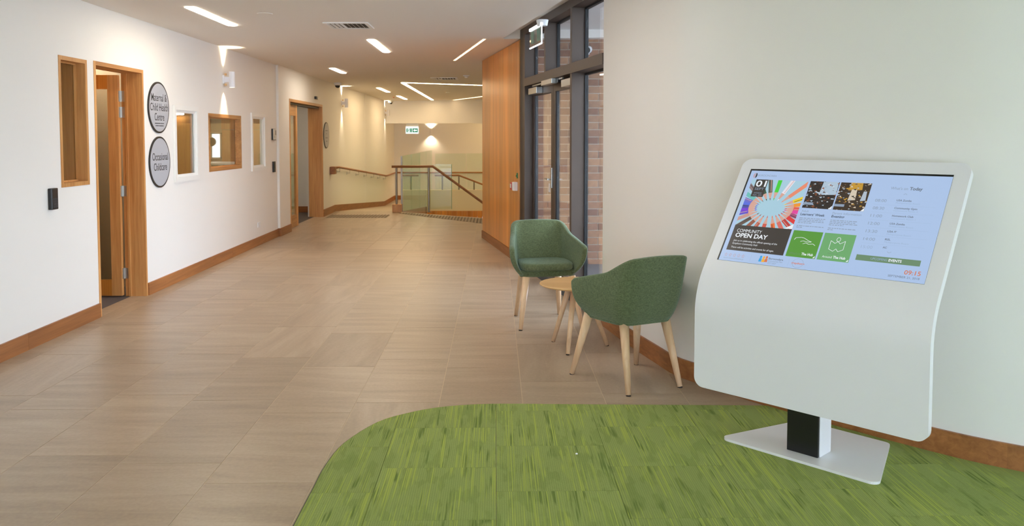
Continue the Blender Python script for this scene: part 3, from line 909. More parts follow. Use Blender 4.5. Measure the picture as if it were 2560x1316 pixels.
# exit sign near entrance
es = thing('exit_sign', 'clear hanging exit sign with glowing edges below ceiling by the entrance', 'sign', (0.40, 8.42, 2.46), GANG)
L0, L1 = -0.26, 0.26
part('mount', MB().lathe([(0.0, 0.135), (0.05, 0.14), (0.06, 0.19), (0.06, 0.197)], (0.02, L0 + 0.06, 0), 20), 'white_gloss', es)
part('light_bar', MB().box(-0.012, 0.012, L0, L1, 0.138, 0.165, 0.003), 'led_edge', es)
part('panel', MB().box(-0.004, 0.004, L0, L1, -0.03, 0.138), 'green_glass', es)
part('edge_glow', MB().box(-0.006, 0.006, L0 - 0.006, L1 + 0.006, -0.042, -0.03), 'led_edge', es)
part('edge_glow', MB().box(-0.005, 0.005, L0 - 0.006, L0, -0.03, 0.138), 'led_edge', es)
part('pictogram', MB().box(-0.0052, -0.0042, L0 + 0.05, L0 + 0.19, 0.0, 0.12), 'pictogram_green', es)
part('pictogram', MB().box(-0.0052, -0.0042, L1 - 0.19, L1 - 0.06, 0.0, 0.12), 'pictogram_green', es)

# outside ----------------------------------------------------------------------
bw = struct('wall_brick', 'brown brick wall outside the glazed entrance', 'wall', MB().box(0.36, 2.6, 9.966, 10.2, -0.05, 2.78), 'mortar')
bl, bh = 0.232, 0.076
bme = MB().box(-bl / 2, bl / 2, 0, 0.02, 0, bh).mesh('brick', 'brick')
bhalf = MB().box(-bl / 4 + 0.003, bl / 4 - 0.003, 0, 0.02, 0, bh).mesh('brick', 'brick')
for r_ in range(32):
    z = -0.04 + r_ * 0.0865
    for q in range(7):
        x = 0.50 + q * 0.242 + (0.121 if r_ % 2 else 0.0)
        link('brick', bme, bw, (x, 9.954, z))
    if r_ % 2: link('brick', bhalf, bw, (0.437, 9.954, z))
struct('ceiling_outside', 'pale soffit outside above the entrance', 'ceiling', MB().prism([(gl(6.3) + 0.17, 6.3), (3.4, 6.3), (3.4, 9.95), (gl(9.95) + 0.17, 9.95)], 2.765, 2.82), 'white_frame')
struct('floor_outside', 'grey concrete paving outside the entrance', 'floor', MB().prism([(gl(4.0) + 0.35, 5.4), (12, 3.2), (12, 9.94), (gl(9.94) + 0.16, 9.94), (gl(6.4) + 0.16, 6.4)], -0.2, -0.02), 'concrete')
cc = thing('security_camera', 'grey outdoor security camera on brick wall seen through the high pane', 'camera', (1.12, 9.90, 2.52))
part('body', MB().cyl((-0.02, 0.02, 0.03), (-0.07, -0.28, -0.01), 0.045, n=18), 'white_gloss', cc, True)
part('lens', MB().cyl((-0.07, -0.281, -0.01), (-0.072, -0.292, -0.012), 0.036, n=18), 'black_plastic', cc)
part('bracket', MB().cyl((-0.04, -0.12, 0.02), (-0.02, 0.05, -0.02), 0.016, n=10), 'white_gloss', cc)

# ------------------------------------------------------------------ wall fixtures left
def round_sign(label, cy, cz, r, lines, x=XL, small=()):
    s = thing('round_sign', label, 'sign', (x, cy, cz))
    part('rim', MB().cyl((0, 0, 0), (0.012, 0, 0), r, n=64), 'sign_rim', s)
    f = part('face', MB().cyl((0.012, 0, 0), (0.0135, 0, 0), r - 0.017, n=64), 'grey_sign', s)
    for t, dz, size, w in lines:
        lettering('lettering', t, size, 'sign_text', s, basis((0.0142, 0, dz), (0, 1, 0), (0, 0, 1), (1, 0, 0)), width=w, bold=0.0006)
    for dz, w in small:
        m = MB()
        y = -w / 2
        while y < w / 2:
            ww = random.uniform(0.008, 0.03)
            m.box(0.0136, 0.0142, y, min(y + ww, w / 2), dz - 0.005, dz + 0.005); y += ww + 0.006
        part('fine_print', m, 'sign_text', s)
    return s
round_sign('upper round grey sign reading Maternal & Child Health Centre', 8.262, 1.797, 0.252,
           [('Maternal &', 0.095, 0.105, 0.37), ('Child Health', -0.0, 0.105, 0.43), ('Centre', -0.095, 0.105, 0.235)], small=((-0.155, 0.22), (-0.178, 0.2)))
round_sign('lower round grey sign reading Occasional Childcare', 8.262, 1.262, 0.252,
           [('Occasional', 0.05, 0.105, 0.38), ('Childcare', -0.05, 0.105, 0.32)])
round_sign('round sign beside the sliding door down the corridor', 16.19, 1.551, 0.252, [], x=XL2, small=((0.09, 0.24), (0.03, 0.07), (-0.05, 0.24), (-0.115, 0.12)))

def spot(parent, loc, up, power, ang, color=(1, 0.82, 0.56)):
    l = bpy.data.lights.new('lamp_beam', 'SPOT')
    l.energy = power; l.color = color
    l.spot_size = ang; l.spot_blend = 0.9; l.shadow_soft_size = 0.02
    o = bpy.data.objects.new('lamp_beam', l)
    col.objects.link(o)
    o.parent = parent; o.location = loc
    o.rotation_euler = (R(180), 0, 0) if up else (0, 0, 0)

def wall_lamp(label, loc, rot=0.0, power=28):
    w = thing('wall_lamp', label, 'lamp', loc, rot, 'up and down wall lamps')
    # local x points out of the wall
    part('back_plate', MB().box(0, 0.018, -0.03, 0.03, -0.05, 0.05, 0.003), 'white_powder', w)
    part('arm', MB().box(0.018, 0.075, -0.012, 0.012, -0.03, 0.03), 'white_powder', w)
    body = MB().cyl((0.105, 0, -0.095), (0.105, 0, 0.095), 0.036, n=28, caps=False).cyl((0.105, 0, -0.095), (0.105, 0, 0.095), 0.032, n=28, caps=False)
    b = part('body', body, 'white_powder', w, True)
    part('lens', MB().cyl((0.105, 0, -0.088), (0.105, 0, -0.085), 0.032, n=24), 'lamp_spot', w)
    part('lens', MB().cyl((0.105, 0, 0.085), (0.105, 0, 0.088), 0.032, n=24), 'lamp_spot', w)
    for zz in (0.05, -0.075): part('brass_fixing', MB().box(0.018, 0.04, -0.008, 0.008, zz, zz + 0.025), 'table_oak', w)
    spot(w, (0.058, 0, 0.10), True, power, R(72) if power < 30 else R(120))
    spot(w, (0.058, 0, -0.10), False, power, R(72) if power < 30 else R(120))
    return w
wall_lamp('white up-and-down wall lamp above the wide timber-framed window', (XL, 10.25, 2.21))
wall_lamp('white up-and-down wall lamp beyond the sliding door above ramp handrail', (XL2, 17.85, 2.24), power=29.9)
wall_lamp('white up-and-down wall lamp at far end of the left wall', (XL2, 24.75, 2.24), power=29.9)
wall_lamp('lit wall lamp on the far end wall above the glass balustrade', (-2.10, 27.0, 1.69), R(-90), 36)

k_ = thing('keypad_reader', 'black keypad access reader below the narrow sidelight window', 'keypad', (XL, 6.26, 1.045))
part('housing', MB().box(0, 0.03, -0.045, 0.045, -0.08, 0.08, 0.006), 'black_plastic', k_)
for a in range(4):
    for b in range(3):
        part('key', MB().box(0.03, 0.0325, -0.03 + b * 0.022, -0.014 + b * 0.022, -0.065 + a * 0.019, -0.052 + a * 0.019, 0.001), 'sign_text', k_)
part('display', MB().box(0.03, 0.031, -0.034, 0.034, 0.025, 0.066), 'bronze_dark', k_)
k_ = thing('card_reader', 'black card reader below the intercom', 'card reader', (XL, 12.46, 1.07))
part('housing', MB().box(0, 0.025, -0.05, 0.05, -0.08, 0.08, 0.005), 'black_plastic', k_)
part('sensor_strip', MB().box(0.025, 0.0265, -0.03, 0.03, -0.02, 0.06), 'bronze_dark', k_)
k_ = thing('intercom', 'white and silver wall intercom with dark edge beside corner trim', 'intercom', (XL, 12.475, 1.552))
part('back_box', MB().box(0, 0.022, -0.09, 0.09, -0.085, 0.085, 0.006), 'sign_rim', k_)
part('face_plate', MB().box(0.0225, 0.03, -0.082, 0.06, -0.078, 0.078, 0.003), 'intercom_face', k_)
part('speaker_slot', MB().box(0.03, 0.032, 0.02, 0.05, -0.01, 0.06), 'black_plastic', k_)
part('call_button', MB().cyl((0.03, -0.02, -0.04), (0.034, -0.02, -0.04), 0.012, n=14), 'silver', k_)
k_ = thing('power_outlet', 'white power outlet low on the left wall', 'outlet', (XL, 11.66, 0.285))
part('plate', MB().box(0, 0.008, -0.06, 0.06, -0.038, 0.038, 0.002), 'white_gloss', k_)
for sy in (-1, 1):
    part('socket', MB().box(0.008, 0.0095, sy * 0.03 - 0.014, sy * 0.03 + 0.014, -0.022, 0.006), 'white_powder', k_)
k_ = thing('door_sensor', 'black motion sensor above the sliding door', 'sensor', (XL2, 15.3, 2.225))
part('housing', MB().box(0, 0.045, -0.11, 0.0, -0.02, 0.028, 0.005), 'black_plastic', k_)
part('mount', MB().box(0, 0.03, 0.0, 0.16, -0.02, 0.016, 0.004), 'white_gloss', k_)

def dome_camera(label, x, y, z):
    d = thing('dome_camera', label, 'camera', (x, y, z), 0, 'dome cameras')
    part('base', MB().lathe([(0.075, 0.0), (0.078, -0.01), (0.074, -0.045), (0.06, -0.055)], n=24), 'white_gloss', d, True)
    part('dome', MB().lathe([(0.052, -0.05), (0.05, -0.07), (0.04, -0.09), (0.02, -0.102), (0.0, -0.106)], n=24), 'black_plastic', d, True)
dome_camera('black dome security camera on ceiling just before the ramp', -3.16, 16.75, CEIL(-3.16) - 0.001)
dome_camera('small black dome security camera on ceiling at the far bulkhead', -3.12, 24.8, CEIL(-3.12) - 0.001)

# ------------------------------------------------------------------ ceiling fixtures
def stadium(cx, y0, y1, w, n=8):
    r = w / 2
    pts = []
    for k in range(n + 1):
        t = math.pi + math.pi * k / n
        pts.append((cx + r * math.cos(t), y0 + r + r * math.sin(t) * 0.9))
    for k in range(n + 1):
        t = math.pi * k / n
        pts.append((cx + r * math.cos(t), y1 - r + r * math.sin(t) * 0.9))
    return pts
def slot_light(label, cx, y0, y1, w=0.095, mat='lamp_cool'):
    cy = (y0 + y1) / 2; z = CEIL(cx)
    s = thing('slot_light', label, 'light', (cx, cy, z), 0, 'ceiling slot lights')
    P = stadium(0, y0 - cy, y1 - cy, w)
    Q = stadium(0, y0 - cy - 0.012, y1 - cy + 0.012, w + 0.024)
    m = MB(); n = len(P)
    m.v = [(p[0], p[1], -0.002) for p in Q] + [(p[0], p[1], -0.003) for p in P]
    m.f = [(k, (k + 1) % n, n + (k + 1) % n, n + k) for k in range(n)]
    part('trim_ring', m, 'ceiling_paint', s)
    part('diffuser', MB().prism(P, -0.0045, -0.0006), mat, s)
slot_light('nearest slot light in ceiling beside the left wall', -2.60, 7.15, 8.37)
slot_light('slot light in the middle of ceiling beyond the air vent', -1.44, 9.63, 11.09)
slot_light('slot light in ceiling in front of the sliding door', -2.61, 13.36, 14.41)
slot_light('slot light in ceiling over the top of the ramp', -2.61, 18.55, 20.36, mat='lamp_far')
slot_light('slot light in ceiling just before the far bulkhead', -2.59, 22.1, 24.1, mat='lamp_far')

slot_light('unseen slot light added in ceiling above the tiled floor near the camera', -0.35, 4.5, 5.9, w=0.12, mat='fill_neutral')  # added out of view to brighten right wall and floor
slot_light('unseen slot light added in ceiling over the left side behind the camera', -2.6, 0.6, 1.9, mat='fill_neutral')  # added out of view as near fill
slot_light('unseen slot light added in far ceiling behind the timber wall', 1.3, 17.2, 19.0, mat='lamp_far')  # added out of view to brighten the far end
slot_light('unseen slot light added above the stair well behind the timber wall', 1.3, 20.6, 22.4, mat='lamp_far')  # second added fill for the stair well
slot_light('unseen slot light added beyond the bulkhead at the far landing', 0.35, 25.5, 26.8, mat='fill_landing')  # added out of view to light the end wall
slot_light('unseen slot light added beyond the bulkhead further right', 1.6, 25.5, 26.8, mat='fill_landing')  # second added fill for the end wall

def strip(name_label, pts, w, mat, grp=None):
    p0, p1 = Vector(pts[0]), Vector(pts[1])
    d = (p1 - p0); L_ = d.length; ang = math.atan2(d.y, d.x)
    mid = (p0 + p1) / 2
    s = thing('strip_light', name_label, 'light', (mid.x, mid.y, CEIL(mid.x)), ang, 'linear strip lights')
    cs, sn = math.cos(ang), math.sin(ang)
    def zf(x, y, base): return 0.016 * (x * cs - y * sn) + base
    part('diffuser', MB().prism([(-L_ / 2, -w / 2), (L_ / 2, -w / 2), (L_ / 2, w / 2), (-L_ / 2, w / 2)], lambda x, y: zf(x, y, -0.005), lambda x, y: zf(x, y, -0.0006)), mat, s)
    part('channel', MB().prism([(-L_ / 2 - .01, -w / 2 - .01), (L_ / 2 + .01, -w / 2 - .01), (L_ / 2 + .01, -w / 2), (-L_ / 2 - .01, -w / 2)], lambda x, y: zf(x, y, -0.003), lambda x, y: zf(x, y, -0.0004)).prism([(-L_ / 2 - .01, w / 2), (L_ / 2 + .01, w / 2), (L_ / 2 + .01, w / 2 + .01), (-L_ / 2 - .01, w / 2 + .01)], lambda x, y: zf(x, y, -0.003), lambda x, y: zf(x, y, -0.0004)), 'ceiling_paint', s)
strip('amber strip light in ceiling running toward the timber wall', ((-0.612, 12.36), (-0.135, 9.76)), 0.032, 'lamp_amber')
strip('warm strip light crossing the ceiling to behind the timber wall', ((-1.90, 16.98), (0.9, 19.15)), 0.10, 'lamp_warm')
strip('warm strip light running down the ceiling above the glass balustrade', ((-1.90, 17.12), (-1.88, 24.75)), 0.075, 'lamp_warm')
strip('short warm strip light in far ceiling by the bulkhead', ((-1.25, 24.96), (0.6, 21.0)), 0.10, 'lamp_amber')

def vent(label, cx, cy, w, grp):
    v = thing('air_vent', label, 'vent', (cx, cy, CEIL(cx)), 0, grp)
    h = w / 2
    part('frame', MB().box(-h, h, -h, -h + 0.035, -0.012, -0.0005).box(-h, h, h - 0.035, h, -0.012, -0.0005).box(-h, -h + 0.035, -h + .035, h - .035, -0.012, -0.0005).box(h - 0.035, h, -h + .035, h - .035, -0.012, -0.0005), 'white_frame', v)
    part('backing', MB().box(-h + .035, h - .035, -h + .035, h - .035, -0.003, -0.0006), 'vent_dark', v)
    n = 9
    for k in range(n):
        x = -h + 0.045 + (w - 0.09) * k / (n - 1)
        tilt = -0.014 if x < 0 else 0.014
        m = MB()
        m.v = [(x - 0.004, -h + .035, -0.003), (x + 0.001, -h + .035, -0.003), (x + 0.001 + tilt, -h + .035, -0.014), (x - 0.004 + tilt, -h + .035, -0.014)]
        m.v += [(p[0], h - .035, p[2]) for p in m.v]
        m.f = [(0, 1, 2, 3), (7, 6, 5, 4), (0, 4, 5, 1), (1, 5, 6, 2), (2, 6, 7, 3), (3, 7, 4, 0)]
        part('slat', m, 'white_frame', v)
vent('square louvred air vent in the near ceiling', -1.47, 8.43, 0.44, 'air vents')
vent('square louvred air vent far down ceiling before the warm strip lights', -0.98, 16.0, 0.5, 'air vents')
sd = thing('smoke_detector', 'white smoke detector on ceiling left of the timber wall', 'detector', (-0.54, 15.3, CEIL(-0.54)))
part('base', MB().lathe([(0.06, 0), (0.06, -0.012), (0.05, -0.02)], n=20), 'white_gloss', sd)
part('sensor', MB().lathe([(0.035, -0.02), (0.032, -0.045), (0.0, -0.05)], n=20), 'white_gloss', sd, True)
for lab, x, y in (('small downlight left of centre inside the angled strip lights', -1.187, 18.28), ('small downlight deeper inside the angled strip lights', -1.194, 20.83), ('small downlight by the short far strip light', -0.64, 22.35)):
    l = thing('downlight', lab, 'light', (x, y, CEIL(x)), 0, 'small round downlights')
    part('ring', MB().lathe([(0.055, 0), (0.055, -0.006), (0.04, -0.008)], n=20), 'white_gloss', l)
    part('lens', MB().lathe([(0.0, -0.006), (0.04, -0.0061)], n=20), 'lamp_warm', l)
sd = thing('sprinkler', 'tiny reddish sprinkler head on ceiling near the far left wall', 'sprinkler', (-2.76, 22.6, CEIL(-2.76)))
part('plate', MB().lathe([(0.035, 0), (0.03, -0.008), (0.01, -0.012)], n=14), 'table_oak', sd)
part('head', MB().lathe([(0.01, -0.012), (0.012, -0.03), (0.0, -0.034)], n=10), 'red_plastic', sd)
sd = thing('access_plate', 'faint round cover plate on the near ceiling', 'plate', (-2.08, 7.6, CEIL(-2.08)))
part('cover', MB().lathe([(0.0, -0.006), (0.065, -0.006), (0.07, -0.001)], n=28), 'ceiling_paint', sd)

# ------------------------------------------------------------------ far end: ramp, balustrades, bulkhead
mb = MB()
mb.v = [(x, y, RAMP(y) + dz) for x in (XL2, -1.93) for dz in (0, -0.2) for y in (17.0, 24.5, 27.0)]
mb.f = [(0, 1, 7, 6), (1, 2, 8, 7), (3, 9, 10, 4), (4, 10, 11, 5), (0, 6, 9, 3), (2, 5, 11, 8), (0, 3, 4, 1), (1, 4, 5, 2), (6, 7, 10, 9), (7, 8, 11, 10)]
struct('floor_ramp', 'beige ramp sloping down along the far left wall', 'floor', mb, 'stone_tile')
struct('floor_landing', 'lower landing floor beyond the glass balustrade', 'floor', MB().box(-1.93, 3.1, 23.2, 27.0, -0.7, -0.5), 'stone_tile')
struct('floor_stairwell', 'dark bottom of the stair well', 'floor', MB().box(-1.93, 3.1, 14.5, 23.2, -2.6, -2.5), 'grey_carpet')
m = MB()
m.v = [(x, y, z) for x in (-2.02, -1.935) for y, z in ((16.9, -2.5), (27.0, -2.5), (27.0, -0.69), (24.5, -0.69), (17.0, -0.19), (16.9, -0.19))]
m.f = [(0, 1, 2, 3, 4, 5), (11, 10, 9, 8, 7, 6)] + [(k, (k + 1) % 6, 6 + (k + 1) % 6, 6 + k) for k in range(6)]
struct('wall_ramp_light_block', 'unseen cream wall added below the ramp to block light leaks', 'wall', m, 'cream_paint')  # added to stop sky light leaking in under the ramp
struct('wall_stairwell_light_block', 'unseen cream wall added below the floor by the timber wall to block light leaks', 'wall', MB().box(0.5, 0.6, 12.6, 14.92, -2.5, -0.21), 'cream_paint')  # added to close a light leak under the floor slab
struct('floor_ground', 'unseen ground slab added below the building to block sky light', 'ground', MB().box(-40, 40, -40, 60, -2.8, -2.62), 'concrete')  # added to keep sky light from shining up from below
struct('wall_far', 'cream far end wall behind the balustrades', 'wall', MB().box(-3.5, 3.2, 27.0, 27.2, -0.7, 2.8), 'wall_paint')
struct('wall_bulkhead', 'cream bulkhead dropping from the ceiling at the far end', 'wall', MB().box(XL2, 3.1, 25.05, 25.30, 1.935, 2.72), 'wall_paint')
struct('wall_stairwell', 'dark near side of the stair well below the floor edge', 'wall', MB().prism([(-1.92, 16.80), (-0.26, 15.572), (0.6, 14.92), (0.6, 14.8), (-0.3, 15.45), (-1.92, 16.66)], -2.5, -0.21), 'cream_paint')
pw = struct('wall_parapet', 'cream low parapet wall beyond the stair well', 'wall', MB().box(-1.92, 1.6, 23.0, 23.18, -0.52, 0.06), 'cream_paint', rotz=0)
tcl = thing('timber_cladding', 'vertical timber cladding below the cream parapet in stair well', 'cladding', (-1.0, 23.0, -0.52))
for k in range(18):
    part('board', MB().box(-0.92 + k * 0.14, -0.92 + k * 0.14 + 0.136, -0.02, 0.0, -0.55, 0.0), 'panel_timber', tcl)

# handrail on the left wall
hr = thing('wall_handrail', 'timber handrail with steel brackets following the ramp on the left wall', 'handrail', (XL2, 16.8, 0))
rail_pts = [(0.07, -0.12, 0.90), (0.07, 0.3, 0.90), (0.07, 7.7, 0.385), (0.07, 10.12, 0.385)]
part('rail', MB().tube(rail_pts, 0.024, 12), 'skirting', hr, True)
part('end_block', MB().box(0.0, 0.10, -0.28, -0.10, 0.78, 0.93, 0.01), 'skirting', hr)
for k in range(7):
    y = 0.4 + k * 1.18
    z = 0.90 + (0.385 - 0.90) * min(max((y - 0.3) / 7.4, 0), 1)
    part('bracket', MB().tube([(0.0, y, z - 0.09), (0.07, y, z - 0.09), (0.07, y, z - 0.02)], 0.008, 8).cyl((0, y, z - 0.09), (0.008, y, z - 0.09), 0.03, n=12), 'silver', hr)
hr = thing('end_handrail', 'timber handrail fixed along the far end wall', 'handrail', (-3.2, 26.93, 0.38))
part('rail', MB().tube([(0, 0, 0), (4.6, 0, 0)], 0.024, 12), 'rail_timber', hr, True)
for k in range(4):
    x = 0.3 + k * 1.3
    part('bracket', MB().tube([(x, 0.07, -0.08), (x, 0, -0.08), (x, 0, -0.02)], 0.008, 8), 'silver', hr)

# stair balustrade (near)
nb = thing('stair_balustrade', 'timber stair rail on steel posts with glass panels at the floor edge', 'balustrade', (-1.9, 16.8, 0))
part('rail', MB().tube([(-0.2, 0, 0.92), (0.63, -0.04, 0.925), (1.72, -0.06, 0.13), (2.6, -0.1, -0.5)], 0.026, 12), 'rail_timber', nb, True)
part('post', MB().cyl((-0.11, 0.02, 0.15), (-0.11, 0.02, 0.90), 0.022, n=12), 'steel_post', nb)
part('post', MB().cyl((0.545, -0.02, 0.0), (0.545, -0.02, 0.905), 0.022, n=12), 'steel_post', nb)
part('post_foot', MB().lathe([(0.05, 0.0), (0.05, 0.008), (0.024, 0.014)], (0.545, -0.02, 0), 16), 'steel_post', nb)
part('newel_block', MB().box(-0.19, -0.01, -0.06, 0.08, 0.0, 0.16, 0.006), 'door_timber', nb)
part('glass_panel', MB().box(0.03, 0.53, 0.005, 0.017, 0.02, 0.88), 'green_glass', nb)
part('glass_panel', MB().box(0.56, 1.0, 0.005, 0.017, 0.06, 0.97), 'green_glass', nb)
part('glass_edge', MB().box(0.998, 1.006, 0.004, 0.018, 0.06, 0.97), 'green_plastic', nb)
rb = thing('ramp_balustrade', 'green-edged glass balustrade running down beside the ramp', 'balustrade', (-1.93, 17.06, 0))
part('edge_post', MB().box(-0.018, 0.018, -0.03, 0.0, -0.01, 1.13), 'steel_post', rb)
for k in range(4):
    y0 = 0.004 + k * 2.0; y1 = y0 + 1.985
    z0 = RAMP(17.06 + y0); z1_ = RAMP(17.06 + y1)
    m = MB()
    m.v = [(x, y, z) for x in (-0.006, 0.006) for y, z in ((y0, z0 - 0.0), (y1, z1_), (y1, 1.13), (y0, 1.13))]
    m.f = [(0, 1, 2, 3), (7, 6, 5, 4), (0, 4, 5, 1), (1, 5, 6, 2), (2, 6, 7, 3), (3, 7, 4, 0)]
    part('glass_panel', m, 'ramp_glass', rb)
# far balustrade on the parapet
fb = thing('parapet_rail', 'timber rail on short steel posts above the cream parapet', 'handrail', (-1.3, 23.09, 0.06))
part('rail', MB().tube([(-0.4, 0, 0.40), (0.27, 0, 0.40), (0.92, 0, 0.15), (1.3, 0, 0.02)], 0.024, 12), 'rail_timber', fb, True)
for x, zt_ in ((-0.19, 0.38), (0.27, 0.38), (0.69, 0.22)):
    part('post', MB().cyl((x, 0, 0.0), (x, 0, zt_), 0.02, n=10), 'steel_post', fb)
fg = thing('landing_glass_screen', 'tall clear glass screen across the far landing', 'glass screen', (-1.0, 23.6, -0.5), R(9))
part('glass_panel', MB().box(-0.72, 0.15, 0, 0.012, 0.0, 1.56), 'green_glass', fg)
part('glass_panel', MB().box(0.165, 1.1, 0, 0.012, 0.0, 1.56), 'green_glass', fg)

# tactile pads
def tactile(label, P, rot=0):
    t = thing('tactile_pad', label, 'tactile paving', (0, 0, 0), 0, 'tactile paving at level changes')
    part('pad', MB().prism(P, 0.0, 0.003), 'tactile', t)
    m = MB()
    xs = [p[0] for p in P]; ys = [p[1] for p in P]
    x = min(xs) + 0.03
    while x < max(xs) - 0.02:
        y = min(ys) + 0.03
        while y < max(ys) - 0.02:
            ins = False; n = len(P)
            for q in range(n):
                a, b = P[q - 1], P[q]
                if (a[1] > y) != (b[1] > y) and x < (b[0] - a[0]) * (y - a[1]) / (b[1] - a[1]) + a[0]: ins = not ins
            if ins: m.cyl((x, y, 0.003), (x, y, 0.008), 0.018, 0.012, n=6)
            y += 0.06
        x += 0.06
    o = part('studs', m, 'tactile_stud', t); o['kind'] = 'stuff'
tactile('studded tactile strip across the top of the ramp', [(-3.2, 15.62), (-2.06, 15.6), (-2.06, 16.18), (-3.2, 16.2)])
tactile('studded tactile strip along the stair edge left of timber wall', [(-1.93, 16.5), (-0.24, 14.5), (0.5, 13.7), (0.5, 14.7), (-0.26, 15.40), (-1.86, 16.62)])

# far exit sign
es = thing('far_exit_sign', 'lit green and white running man exit sign below the far bulkhead', 'sign', (-2.525, 25.18, 1.62))
part('box', MB().box(-0.20, 0.20, -0.025, 0.025, 0.0, 0.23, 0.004), 'white_gloss', es)
part('face', MB().box(-0.195, 0.195, -0.027, -0.025, 0.006, 0.224), 'exit_white' if 'exit_white' in MATS else (emitmat('exit_white', (0.9, 1.0, 0.96, 1), 0.95) and 'exit_white'), es)
emitmat('exit_green', lin(30, 140, 95), 0.8)
part('green_field', MB().box(-0.17, -0.01, -0.0285, -0.027, 0.05, 0.165), 'exit_green', es)
part('green_field', MB().box(0.01, 0.17, -0.0285, -0.027, 0.05, 0.165), 'exit_green', es)
mf = -0.0288
part('running_man', MB().box(-0.135, -0.06, -0.030, mf, 0.055, 0.16), 'exit_white', es)
rm = MB().cyl((-0.09, -0.0312, 0.14), (-0.09, -0.0300, 0.14), 0.012, n=12)
for a, b in (((-0.092, 0.13), (-0.105, 0.10)), ((-0.105, 0.10), (-0.085, 0.08)), ((-0.085, 0.08), (-0.09, 0.058)), ((-0.105, 0.10), (-0.125, 0.075)), ((-0.095, 0.122), (-0.07, 0.11)), ((-0.095, 0.125), (-0.12, 0.115))):
    dx, dz = b[0] - a[0], b[1] - a[1]; l_ = math.hypot(dx, dz); nx, nz = -dz / l_ * 0.006, dx / l_ * 0.006
    i0 = len(rm.v)
    rm.v += [(a[0] + nx, -0.0308, a[1] + nz), (b[0] + nx, -0.0308, b[1] + nz), (b[0] - nx, -0.0308, b[1] - nz), (a[0] - nx, -0.0308, a[1] - nz)]
    rm.f.append((i0, i0 + 1, i0 + 2, i0 + 3))
part('running_man', rm, 'exit_green', es)
ar = MB(); ar.v = [(x, -0.0295, z) for x, z in ((0.03, 0.108), (0.08, 0.15), (0.08, 0.125), (0.15, 0.125), (0.15, 0.09), (0.08, 0.09), (0.08, 0.066))]
ar.f = [(0, 1, 6), (2, 3, 4, 5)]
part('arrow', ar, 'exit_white', es)
part('hanger', MB().box(-0.18, 0.18, -0.01, 0.01, 0.23, 0.315), 'white_gloss', es)

# ------------------------------------------------------------------ chairs
def chair_plan(u, z):
    """u in [-1,1] from left front round the back to right front; plan point at height z (front = +y)."""
    t = min(max((z - 0.40) / 0.40, 0.0), 1.0)
    q3 = (1 - t) ** 8
    low = (max(0.62 - z, 0.0) / 0.22) ** 2.4
    hwf = 0.316 + 0.006 * t - 0.088 * low     # half width at the front of the arms
    hwb = 0.236 + 0.006 * t - 0.032 * low     # half width at the back corners
    bk = -0.238 - 0.085 * t + 0.02 * q3       # back line
    fr = 0.180 - 0.05 * q3 - 0.02 * low - 0.015 * t        # front reach
    s = abs(u); sg = 1 if u > 0 else -1
    rc = 0.10
    sa, sb = 0.24, 0.44
    if s >= sb:
        k = (s - sb) / (1 - sb)
        y = (bk + rc) + (fr - bk - rc) * k
        return (sg * (hwb + (hwf - hwb) * (k ** 0.85)), y)
    if s >= sa:
        a = (s - sa) / (sb - sa) * math.pi / 2
        return (sg * (hwb - rc + rc * math.sin(a)), bk + rc - rc * math.cos(a))
    return (sg * (hwb - rc) * s / sa, bk)

def rim(u):
    s = abs(u)
    if s < 0.30: return 0.812 - 0.008 * (s / 0.30) ** 2
    if s < 0.60:
        q = (s - 0.30) / 0.30
        return 0.804 + (0.700 - 0.804) * (0.35 * q + 0.65 * q * q * (3 - 2 * q))
    if s < 0.96: return 0.700 + (0.640 - 0.700) * (s - 0.60) / 0.36
    return 0.640 - 0.02 * (s - 0.96) / 0.04

